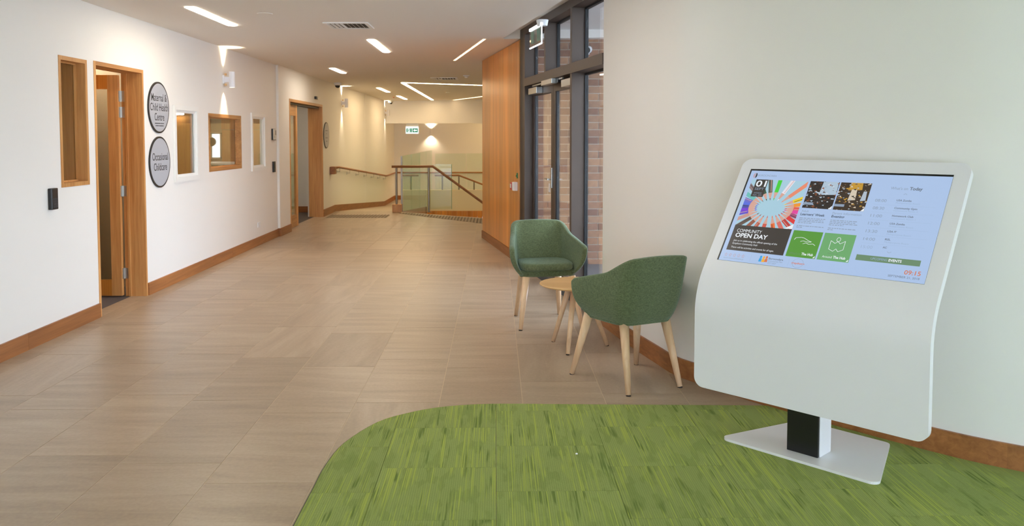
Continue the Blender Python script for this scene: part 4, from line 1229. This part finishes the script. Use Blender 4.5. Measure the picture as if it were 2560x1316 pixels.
def build_chair(label, loc, rotz):
    c = thing('tub_chair', label, 'chair', loc, rotz, 'green tub chairs')
    NU, NV = 48, 10
    T = 0.042
    m = MB()
    def pt(u, v, inner):
        zr = rim(u)
        z = 0.40 + (zr - 0.40) * v
        x, y = chair_plan(u, z)
        # front edge of the arms leans back toward the seat base
        s = abs(u)
        if inner:
            xx, yy = chair_plan(u * 0.999, z)
            e = 1e-3
            a = chair_plan(max(u - e, -1), z); b = chair_plan(min(u + e, 1), z)
            tx, ty = b[0] - a[0], b[1] - a[1]; l_ = math.hypot(tx, ty) or 1
            x, y = xx - ty / l_ * T * (1 if True else 0), yy + tx / l_ * T
        else:
            # slight belly toward the bottom
            k = (1 - v) ** 3 * 0.03
            x *= 1 - k * 1.2; y = y * (1 - k * 0.6)
        return x, y, z
    grid = []
    for inner in (False, True):
        g = []
        for i in range(NU + 1):
            u = -1 + 2 * i / NU
            row = []
            for j in range(NV + 1):
                v = j / NV
                row.append(len(m.v)); m.v.append(pt(u, v, inner))
            g.append(row)
        grid.append(g)
    o_, i_ = grid
    for i in range(NU):
        for j in range(NV):
            m.f.append((o_[i][j], o_[i + 1][j], o_[i + 1][j + 1], o_[i][j + 1]))
            m.f.append((i_[i][j], i_[i][j + 1], i_[i + 1][j + 1], i_[i + 1][j]))
        m.f.append((o_[i][NV], o_[i + 1][NV], i_[i + 1][NV], i_[i][NV]))
        m.f.append((o_[i][0], i_[i][0], i_[i + 1][0], o_[i + 1][0]))
    for i in (0, NU):
        for j in range(NV):
            m.f.append((o_[i][j], o_[i][j + 1], i_[i][j + 1], i_[i][j]))
    sh = part('shell', m, 'green_fabric', c, True)
    bev = sh.modifiers.new('round_edges', 'BEVEL'); bev.width = 0.014; bev.segments = 3; bev.limit_method = 'ANGLE'; bev.angle_limit = R(50)
    # seat base: filled U at the bottom
    base = []
    for k in range(41):
        u = -1 + 2 * k / 40
        x, y = chair_plan(u, 0.40)
        base.append((x * 0.985, y * 0.985))
    fx = base[-1][0]
    for k in range(1, 12):
        t = k / 12
        x = fx + (base[0][0] - fx) * t
        base.append((x, base[0][1] + 0.035 * math.sin(math.pi * t)))
    b = part('seat_base', MB().prism(base, 0.392, 0.445), 'green_fabric', c)
    bv = b.modifiers.new('round_edges', 'BEVEL'); bv.width = 0.012; bv.segments = 3; bv.limit_method = 'ANGLE'; bv.angle_limit = R(50)
    cush = []
    n = 40
    for k in range(n):
        t = 2 * math.pi * k / n
        sx, sy = math.cos(t), math.sin(t)
        x = 0.218 * math.copysign(abs(sx) ** 0.5, sx); y = -0.012 + 0.20 * math.copysign(abs(sy) ** 0.55, sy)
        cush.append((x, y))
    m = MB()
    lv = [(0.96, 0.447), (1.0, 0.455), (1.0, 0.485), (0.97, 0.497), (0.85, 0.503), (0.5, 0.508), (0.0, 0.509)]
    for s, z in lv[:-1]:
        m.v += [(p[0] * s, -0.012 + (p[1] + 0.012) * s, z) for p in cush]
    m.v.append((0, -0.012, lv[-1][1]))
    for a in range(len(lv) - 2):
        m.f += [(a * n + k, a * n + (k + 1) % n, (a + 1) * n + (k + 1) % n, (a + 1) * n + k) for k in range(n)]
    a = (len(lv) - 2) * n
    m.f += [(a + k, a + (k + 1) % n, len(m.v) - 1) for k in range(n)]
    m.f.append(tuple(range(n - 1, -1, -1)))
    part('seat_cushion', m, 'green_fabric', c, True)
    for fx_, fy_, tx_, ty_ in ((-0.2475, 0.2675, -0.185, 0.17), (0.2475, 0.2675, 0.185, 0.17), (-0.187, -0.2675, -0.15, -0.165), (0.187, -0.2675, 0.15, -0.165)):
        lg = part('leg', MB().cyl((fx_, fy_, 0.006), (tx_, ty_, 0.40), 0.0155, 0.0295, n=18), 'beech', c, True)
        part('foot_pad', MB().cyl((fx_, fy_, 0.0), (fx_, fy_, 0.006), 0.015, n=12), 'bronze_dark', lg)
    return c
def face(dx, dy): return math.atan2(dy, dx) - math.pi / 2
build_chair('green fabric tub chair facing away, nearest the white kiosk', (0.82, 5.075, 0), face(-0.233, 0.482))
build_chair('green fabric tub chair facing the camera before the glazed doors', (0.393, 6.715, 0), face(0.156, -0.988))

# side table
st = thing('side_table', 'small round oak side table with three splayed legs between the green chairs', 'table', (0.572, 5.884, 0))
part('table_top', MB().lathe([(0.0, 0.443), (0.22, 0.443), (0.25, 0.45), (0.262, 0.459), (0.262, 0.464), (0.258, 0.466), (0.0, 0.466)], n=56), 'table_oak', st, False)
part('hub', MB().lathe([(0.07, 0.415), (0.075, 0.443)], n=24), 'bronze_dark', st)
for fx_, fy_ in ((-0.152, 0.167), (-0.078, -0.208), (0.229, 0.041)):
    lg = part('leg', MB().cyl((fx_, fy_, 0.006), (fx_ * 0.28, fy_ * 0.28, 0.443), 0.0145, 0.022, n=16), 'beech', st, True)
    part('foot_pad', MB().cyl((fx_, fy_, 0.0), (fx_, fy_, 0.006), 0.012, n=12), 'bronze_dark', lg)

# ------------------------------------------------------------------ touchscreen kiosk
KA = R(-47.2)
ks = thing('touchscreen_kiosk', 'white curved touchscreen kiosk with large display on a black post and plate', 'kiosk', (1.4498, 3.7994, 0.0045), KA)
ZK = -0.0045
# base plate, rounded trapezium
def rounded(pts, r, n=6):
    out = []
    N = len(pts)
    for k in range(N):
        p = Vector(pts[k]); a = (Vector(pts[k - 1]) - p).normalized(); b = (Vector(pts[(k + 1) % N]) - p).normalized()
        ang = a.angle(b); d = r / math.tan(ang / 2)
        c = p + (a + b).normalized() * (r / math.sin(ang / 2))
        s = p + a * d; e = p + b * d
        a0 = math.atan2(s.y - c.y, s.x - c.x); a1 = math.atan2(e.y - c.y, e.x - c.x)
        while a1 - a0 > math.pi: a1 -= 2 * math.pi
        while a1 - a0 < -math.pi: a1 += 2 * math.pi
        for q in range(n + 1):
            t = a0 + (a1 - a0) * q / n
            out.append((c.x + r * math.cos(t), c.y + r * math.sin(t)))
    return out
part('base_plate', MB().prism(rounded([(-0.412, -0.085), (0.376, -0.087), (0.213, 0.438), (-0.248, 0.438)], 0.035), 0.0, 0.012), 'white_powder', ks)
part('post', MB().box(-0.095, 0.062, 0.014, 0.125, 0.012, 0.76, 0.004), 'white_powder', ks)
part('post_cover', MB().box(-0.096, 0.058, -0.002, 0.0135, 0.012, 0.66, 0.003), 'kiosk_black', ks)
# curved front panel
prof = [(-0.08, 0.236 + k * (0.60 - 0.236) / 8) for k in range(9)]
c0, c1, c2 = Vector((-0.08, 0.60)), Vector((-0.08, 0.7296)), Vector((-0.005, 0.836))
for k in range(1, 13):
    t = k / 12
    p = c0 * (1 - t) ** 2 + c1 * 2 * t * (1 - t) + c2 * t * t
    prof.append((p.x, p.y))
td = Vector((0.5774, 0.8165))
v0 = (Vector((-0.005, 0.836)) - Vector((0.032, 0.888))).dot(td)
for k in range(1, 9):
    v = v0 + (0.607 - v0) * k / 8
    prof.append((0.032 + td.x * v, 0.888 + td.y * v))
S = [0.0]
for a, b in zip(prof, prof[1:]): S.append(S[-1] + math.hypot(b[0] - a[0], b[1] - a[1]))
def prof_at(s):
    s = min(max(s, 0), S[-1] - 1e-6)
    for k in range(len(S) - 1):
        if s <= S[k + 1]:
            t = (s - S[k]) / (S[k + 1] - S[k]); a, b = prof[k], prof[k + 1]
            d = Vector((b[0] - a[0], b[1] - a[1])).normalized()
            return (a[0] + (b[0] - a[0]) * t, a[1] + (b[1] - a[1]) * t), d
RC = 0.05; HW = 0.566
rows = [RC * (1 - math.cos(math.pi / 2 * k / 8)) for k in range(9)]
rows += [x for x in S if RC + 0.002 < x < S[-1] - RC - 0.002]
rows += [S[-1] - RC * (1 - math.cos(math.pi / 2 * k / 8)) for k in range(8, -1, -1)]
m = MB(); NX = 16; TH = 0.034; F_, B_ = [], []
for s in rows:
    d_ = min(s, S[-1] - s)
    w = HW if d_ >= RC else HW - RC + math.sqrt(max(RC * RC - (RC - d_) ** 2, 0))
    (py, pz), d = prof_at(s)
    ny, nz = d.y, -d.x          # points to the back
    F_.append([]); B_.append([])
    for k in range(NX + 1):
        x = -w + 2 * w * k / NX
        F_[-1].append(len(m.v)); m.v.append((x, py, pz))
    for k in range(NX + 1):
        x = -w + 2 * w * k / NX
        B_[-1].append(len(m.v)); m.v.append((x, py + ny * TH, pz + nz * TH))
for a in range(len(rows) - 1):
    for k in range(NX):
        m.f.append((F_[a][k], F_[a][k + 1], F_[a + 1][k + 1], F_[a + 1][k]))
        m.f.append((B_[a][k], B_[a + 1][k], B_[a + 1][k + 1], B_[a][k + 1]))
    for k in (0, NX):
        m.f.append((F_[a][k], F_[a + 1][k], B_[a + 1][k], B_[a][k]))
for a in (0, len(rows) - 1):
    for k in range(NX):
        m.f.append((F_[a][k], F_[a][k + 1], B_[a][k + 1], B_[a][k]))
pn = part('curved_panel', m, 'white_powder', ks)
smooth_by_angle(pn, 35)
part('rear_box', MB().box(-0.30, 0.30, 0.05, 0.16, 0.45, 0.80, 0.01), 'white_powder', ks)

# the display: local frame u along the panel, v up the slope
UO = Vector((0, 0.032, 0.888)); UU = Vector((1, 0, 0)); UV = Vector((0, 0.5774, 0.8165)); UN = UU.cross(UV)
def scr(d): return basis(UO + UN * d, UU, UV, UN)
def srect(u0, u1, v0_, v1_, d, th=0.0002):
    return MB().box(u0, u1, v0_, v1_, 0, th).xform(scr(d))
def spoly(polys, d):
    m = MB()
    M = scr(d)
    for P in polys:
        i0 = len(m.v)
        m.v += [tuple(M @ Vector((p[0], p[1], 0))) for p in P]
        m.f.append(tuple(range(i0, i0 + len(P))))
    return m
part('bezel', srect(-0.505, 0.499, -0.013, 0.541, 0.0002, 0.0016), 'kiosk_black', ks)
SCR = 0.85
def em(name, rgb, s=SCR): return emitmat(name, lin(*rgb), s)
em('ui_back', (172, 196, 232)); em('ui_dark', (62, 56, 52)); em('ui_white', (235, 240, 246)); em('ui_grey', (110, 120, 135)); em('ui_lgrey', (142, 158, 180))
em('ui_green1', (88, 152, 58)); em('ui_green2', (110, 170, 110)); em('ui_green3', (108, 140, 108)); em('ui_orange', (214, 120, 80)); em('ui_sky', (168, 205, 222))
em('ui_line', (156, 178, 210)); em('ui_blue', (50, 160, 225)); em('ui_amber', (240, 175, 50)); em('ui_dgrey', (70, 80, 96)); em('ui_pink', (190, 160, 170))
em('pc_wood', (214, 165, 150)); em('pc_dark', (60, 58, 66))
dp = part('display', srect(-0.496, 0.499, -0.013, 0.530, 0.002, 0.0004), 'ui_back', ks, label='lit blue display with event notices')
D = 0.0026
def tx(s, u, v, size, mat, align='CENTER', width=None, bold=0.0, d=D + 0.0006, name='screen_text'):
    lettering(name, s, size, mat, dp, scr(d) @ Matrix.Translation((u, v, 0)), align=align, width=width, bold=bold)
# header logo
part('logo_mark', spoly([[( -0.466 + 0.010 * math.cos(t), 0.500 + 0.016 * math.sin(t)) for t in [math.pi / 2 + math.pi * k / 10 for k in range(11)]]], D), 'ui_pink', dp)
part('logo_mark', spoly([[( -0.463 + 0.009 * math.cos(t), 0.500 + 0.016 * math.sin(t)) for t in [-math.pi / 2 + math.pi * k / 10 for k in range(11)]]], D), 'ui_dark', dp)
tx('BOROONDARA', -0.448, 0.500, 0.017, 'ui_lgrey', 'LEFT', 0.105)
# pencils picture
IU0, IU1, IV0, IV1 = -0.474, -0.163, 0.193, 0.476
part('picture', srect(IU0, IU1, IV0, IV1, D - 0.0003), 'ui_sky', dp)
hc = (-0.314, 0.308)
pal = [(90, (70, 205, 60)), (72, (230, 225, 235)), (52, (232, 140, 110)), (30, (240, 205, 40)), (15, (240, 150, 50)), (2, (225, 90, 80)), (-8, (225, 70, 160)), (-20, (165, 80, 120)), (-32, (220, 60, 60)), (-45, (190, 60, 60)), (-58, (215, 110, 100)), (-72, (235, 110, 50)), (-90, (205, 90, 75)), (-106, (185, 95, 75)), (-120, (150, 90, 70)), (-134, (100, 80, 70)), (-148, (200, 150, 140)), (-160, (100, 80, 200)), (-170, (120, 60, 210)), (180, (70, 80, 170)), (170, (90, 110, 220)), (160, (110, 110, 200)), (148, (110, 190, 185)), (134, (140, 120, 120)), (118, (60, 90, 70)), (104, (90, 90, 80))]
tips = []; woods = []
for k, (ad, rgb) in enumerate(pal):
    a = R(ad)
    ex, ey = 0.072 * math.cos(a), 0.044 * math.sin(a)
    dx, dy = math.cos(a), 0.85 * math.sin(a); l_ = math.hypot(dx, dy); dx /= l_; dy /= l_
    nx, ny = -dy, dx
    w = 0.0105
    p0 = (hc[0] + ex, hc[1] + ey)
    q = lambda t, o: (p0[0] + dx * t + nx * o, p0[1] + dy * t + ny * o)
    tips.append(([q(0, 0), q(0.018, w * 0.4), q(0.018, -w * 0.4)], rgb))
    W_ = clip_rect([q(0.014, w * 0.32), q(0.05, w), q(0.05, -w), q(0.014, -w * 0.32)], IU0, IU1, IV0, IV1)
    if area(W_) > 1e-7: woods.append(W_)
    em('pencil_%d' % k, rgb)
    B = clip_rect([q(0.048, w), q(0.4, w * 1.25), q(0.4, -w * 1.25), q(0.048, -w)], IU0, IU1, IV0, IV1)
    part('pencil_tip', spoly([tips[-1][0]], D + 0.0002), 'pencil_%d' % k, dp)
    if area(B) > 1e-7: part('pencil_print', spoly([B], D + 0.0002), 'pencil_%d' % k, dp)
    if k % 2: part('pencil_shade', spoly([P for P in [clip_rect([q(0.055, -w * 0.2), q(0.4, -w * 0.2), q(0.4, -w * 0.5), q(0.055, -w * 0.5)], IU0, IU1, IV0, IV1)] if area(P) > 1e-7], D + 0.0004), 'pc_wood' if k % 4 == 1 else 'pc_dark', dp)
part('pencil_wood', spoly(woods, D + 0.0003), 'pc_wood', dp)['kind'] = 'stuff'
part('poster_block', srect(-0.474, -0.163, 0.048, 0.195, D + 0.0004), 'ui_dark', dp)
part('date_block', srect(-0.449, -0.380, 0.370, 0.476, D + 0.0004), 'ui_dark', dp)
part('corner_fold', spoly([[(-0.163, 0.197), (-0.163, 0.225), (-0.205, 0.197)]], D + 0.0006), 'ui_white', dp)
DT = D + 0.0010
tx('01', -0.414, 0.448, 0.052, 'ui_white', width=0.058, bold=0.0009, d=DT)
tx('SEPT', -0.414, 0.417, 0.021, 'ui_lgrey', width=0.052, d=DT)
tx('SATURDAY', -0.414, 0.392, 0.012, 'ui_lgrey', width=0.045, d=DT)
tx('9AM - 5PM', -0.414, 0.379, 0.012, 'ui_lgrey', width=0.050, d=DT)
tx('COMMUNITY', -0.452, 0.163, 0.027, 'ui_white', 'LEFT', 0.138, d=DT)
tx('OPEN DAY', -0.452, 0.136, 0.034, 'ui_white', 'LEFT', 0.178, bold=0.0009, d=DT)
tx('Join us in celebrating the official opening of the', -0.452, 0.105, 0.014, 'ui_white', 'LEFT', 0.24, d=DT)
tx('Greythorn Community Hub!', -0.452, 0.088, 0.014, 'ui_white', 'LEFT', 0.14, d=DT)
tx('There will be activities and events for all ages.', -0.452, 0.066, 0.014, 'ui_white', 'LEFT', 0.235, d=DT)
# two event photos: dark craft-bench and autumn play snapshots, loose colour patches
rnd = random.Random(3)
for base, pals, off in (('photo1', [(46, 38, 36), (70, 52, 44), (176, 196, 214), (150, 84, 50), (96, 66, 52), (205, 215, 225)], -0.151), ('photo2', [(60, 46, 36), (196, 150, 52), (120, 90, 64), (214, 200, 180), (44, 38, 34), (176, 190, 205)], 0.005)):
    for k, rgb in enumerate(pals): em('%s_%d' % (base, k), rgb)
    u0, u1, v0_, v1_ = off, off + 0.149, 0.322, 0.478
    part('photo_print', srect(u0, u1, v0_, v1_, D), base + '_0', dp)
    buckets = {}
    spec_ = [(0, .0, .38, .55, 1.0, 4), (2, .42, 1.0, .5, 1.0, 0)] if base == 'photo1' else [(1, .3, .75, .72, 1.0, 0), (5, .78, .95, .35, .7, 0), (3, .38, .62, .35, .75, 0)]
    for mi, a0, a1, b0, b1, _ in spec_:
        buckets.setdefault(mi, []).append([(u0 + (u1 - u0) * x, v0_ + (v1_ - v0_) * y) for x, y in ((a0, b0), (a1, b0 + .03), (a1 - .03, b1), (a0 + .04, b1))])
    for k in range(150):
        cx_, cy_ = rnd.uniform(u0, u1), rnd.uniform(v0_, v1_)
        rr = rnd.uniform(0.003, 0.010); a_ = rnd.uniform(0, 6.28)
        P = [(cx_ + rr * (1 if q % 2 else 0.5) * math.cos(a_ + q * 1.05), cy_ + rr * (0.6 if q % 2 else 0.35) * math.sin(a_ + q * 1.05)) for q in range(6)]
        P = clip_rect(P, u0, u1, v0_, v1_)
        if area(P) > 1e-7: buckets.setdefault(rnd.randrange(6), []).append(P)
    for n_, (mi, polys) in enumerate(sorted(buckets.items())):
        part('photo_patch', spoly(polys, D + 0.0003 + 0.00012 * n_), '%s_%d' % (base, mi), dp)['kind'] = 'stuff'
    part('photo_caption', srect(u0, u0 + 0.05, v0_ + 0.018, v0_ + 0.032, DT + 0.0004), 'ui_lgrey', dp)
    part('corner_fold', spoly([[(u1, v0_), (u1, v0_ + 0.02), (u1 - 0.016, v0_)]], DT + 0.0004), 'ui_white', dp)
tx('Adult', -0.146, 0.303, 0.018, 'ui_lgrey', 'LEFT', 0.037)
tx("Learners' Week", -0.146, 0.285, 0.019, 'ui_dgrey', 'LEFT', 0.123, bold=0.0004)
tx('Parent Information', 0.011, 0.302, 0.018, 'ui_lgrey', 'LEFT', 0.138)
tx('Evening', 0.011, 0.284, 0.019, 'ui_dgrey', 'LEFT', 0.062, bold=0.0004)
fine = []
for u0 in (-0.146, 0.011):
    for k, w in enumerate((0.132, 0.126, 0.133, 0.07, 0, 0.135, 0.03)):
        u = u0; v = 0.264 - k * 0.0088
        while u < u0 + w - 0.004:
            ww = rnd.uniform(0.006, 0.02); fine.append([(u, v - 0.002), (min(u + ww, u0 + w), v - 0.002), (min(u + ww, u0 + w), v + 0.002), (u, v + 0.002)]); u += ww + 0.0035
part('fine_print', spoly(fine, D), 'ui_lgrey', dp)['kind'] = 'stuff'
part('button_tile', srect(-0.151, -0.003, 0.048, 0.193, D), 'ui_green1', dp)
part('button_tile', srect(0.006, 0.156, 0.048, 0.193, D), 'ui_green2', dp)
def stroke(pts, w, mat, d=DT):
    P = []
    for a, b in zip(pts, pts[1:]):
        dx, dy = b[0] - a[0], b[1] - a[1]; l_ = math.hypot(dx, dy) or 1; nx, ny = -dy / l_ * w / 2, dx / l_ * w / 2
        P.append([(a[0] + nx, a[1] + ny), (b[0] + nx, b[1] + ny), (b[0] - nx, b[1] - ny), (a[0] - nx, a[1] - ny)])
    part('icon_line', spoly(P, d), mat, dp)
stroke([(-0.128, 0.150), (-0.134, 0.140), (-0.128, 0.152), (-0.10, 0.156), (-0.085, 0.153), (-0.06, 0.140), (-0.045, 0.136), (-0.06, 0.133), (-0.088, 0.138), (-0.10, 0.133)], 0.0022, 'ui_white')
stroke([(-0.085, 0.122), (-0.07, 0.128), (-0.055, 0.122), (-0.035, 0.126), (-0.022, 0.118)], 0.0022, 'ui_white')
mu, mv = 0.081, 0.128
stroke([(mu - 0.034, mv + 0.025), (mu - 0.034, mv - 0.02), (mu - 0.012, mv - 0.03), (mu, mv - 0.016), (mu + 0.012, mv - 0.03), (mu + 0.034, mv - 0.018), (mu + 0.034, mv + 0.028), (mu + 0.012, mv + 0.012), (mu, mv + 0.024), (mu - 0.012, mv + 0.012), (mu - 0.034, mv + 0.025)], 0.0022, 'ui_white')
stroke([(mu + 0.009 * math.cos(t * 0.5236), mv + 0.034 + 0.011 * math.sin(t * 0.5236)) for t in range(13)], 0.0022, 'ui_white')
tx("What's in", -0.080, 0.066, 0.017, 'ui_green3', 'RIGHT', 0.056, d=DT)
tx('The Hub', -0.075, 0.067, 0.019, 'ui_white', 'LEFT', 0.058, bold=0.0005, d=DT)
tx('Find your way', 0.075, 0.086, 0.010, 'ui_green3', width=0.05, d=DT)
tx('Around', 0.074, 0.066, 0.017, 'ui_white', 'RIGHT', 0.046, d=DT)
tx('The Hub', 0.080, 0.067, 0.019, 'ui_white', 'LEFT', 0.058, bold=0.0005, d=DT)
for u in (-0.003, 0.156):
    part('corner_fold', spoly([[(u - 0.003, 0.051), (u - 0.003, 0.063), (u - 0.013, 0.051)]], DT), 'ui_white', dp)
# whats on list
tx("What's on", 0.322, 0.456, 0.022, 'ui_lgrey', 'RIGHT', 0.076)
tx('Today', 0.330, 0.457, 0.023, 'ui_grey', 'LEFT', 0.056, bold=0.0007)
stroke([(0.310, 0.424), (0.318, 0.430), (0.326, 0.424)], 0.0015, 'ui_lgrey')
stroke([(0.311, 0.124), (0.320, 0.117), (0.329, 0.124)], 0.0015, 'ui_lgrey')
rows_ = [('08:00', 'U3A Zumba', 'Multipurpose Room'), ('08:30', 'Community Gym', 'Homework Room 2'), ('11:00', 'Homework Club', 'Homework Room 1'), ('12:00', 'U3A Zumba', 'Multipurpose Room'), ('13:30', 'U3A IT', 'Multipurpose Room'), ('14:00', 'RSL', 'Multipurpose Room'), ('15:00', 'AC', '')]
for k, (a, b, c_) in enumerate(rows_):
    v = 0.386 - k * 0.0415
    tx(a, 0.217, v, 0.022, 'ui_lgrey' if k < 6 else 'ui_line', width=0.052)
    tx(b, 0.287, v + 0.006, 0.0135, 'ui_grey', 'LEFT', {'U3A Zumba': 0.066, 'Community Gym': 0.10, 'Homework Club': 0.093, 'U3A IT': 0.04, 'RSL': 0.024, 'AC': 0.018}[b], bold=0.0003)
    if c_: tx(c_, 0.287, v - 0.008, 0.0115, 'ui_line', 'LEFT', 0.105)
    if k < 6: part('rule_line', srect(0.19, 0.46, v - 0.0212, v - 0.0206, D), 'ui_line', dp)
part('events_bar', srect(0.183, 0.462, 0.067, 0.096, D), 'ui_green3', dp)
tx('UPCOMING', 0.322, 0.081, 0.017, 'ui_line', 'RIGHT', 0.072, d=DT)
tx('EVENTS', 0.328, 0.081, 0.018, 'ui_white', 'LEFT', 0.056, bold=0.0005, d=DT)
tx('09:15', 0.475, 0.031, 0.030, 'ui_orange', 'RIGHT', 0.068, bold=0.0003)
tx('SEPTEMBER 21, 2018', 0.475, 0.007, 0.0145, 'ui_grey', 'RIGHT', 0.132)
# footer
for k in range(5):
    u, v = -0.464 + k * 0.024, 0.020
    stroke([(u + (0.008 if q % 2 == 0 else 0.0036) * math.sin(q * math.pi / 5), v + (0.010 if q % 2 == 0 else 0.0045) * math.cos(q * math.pi / 5)) for q in range(11)], 0.0016, 'ui_pink')
tx('RATE YOUR EXPERIENCE', -0.416, 0.001, 0.010, 'ui_lgrey', width=0.11)
for u, mt, up in ((-0.272, 'ui_blue', 0.0), (-0.256, 'ui_amber', -0.001), (-0.241, 'ui_orange', 0.001)):
    part('logo_mark', spoly([[(u - 0.008, 0.002 + up), (u + 0.008, 0.002 + up), (u + 0.006, 0.021 + up), (u - 0.006, 0.021 + up)], [(u + 0.006 * math.cos(t * 0.5236), 0.028 + up + 0.007 * math.sin(t * 0.5236)) for t in range(12)]], D), mt, dp)
tx('Boroondara', -0.229, 0.024, 0.014, 'ui_grey', 'LEFT', 0.075, bold=0.0003)
tx('Community Plan', -0.229, 0.011, 0.012, 'ui_lgrey', 'LEFT', 0.075)
tx('2017-2027', -0.229, -0.001, 0.012, 'ui_lgrey', 'LEFT', 0.045)
stroke([(-0.077 + 0.027 * math.cos(t * math.pi / 12), 0.016 + 0.024 * math.sin(t * math.pi / 12)) for t in range(25)], 0.0012, 'ui_lgrey')
tx('greythorn', -0.077, 0.015, 0.015, 'ui_orange', width=0.066, bold=0.0003)
for u in (-0.325, -0.125):
    part('rule_line', srect(u, u + 0.0008, -0.004, 0.036, D), 'ui_line', dp)
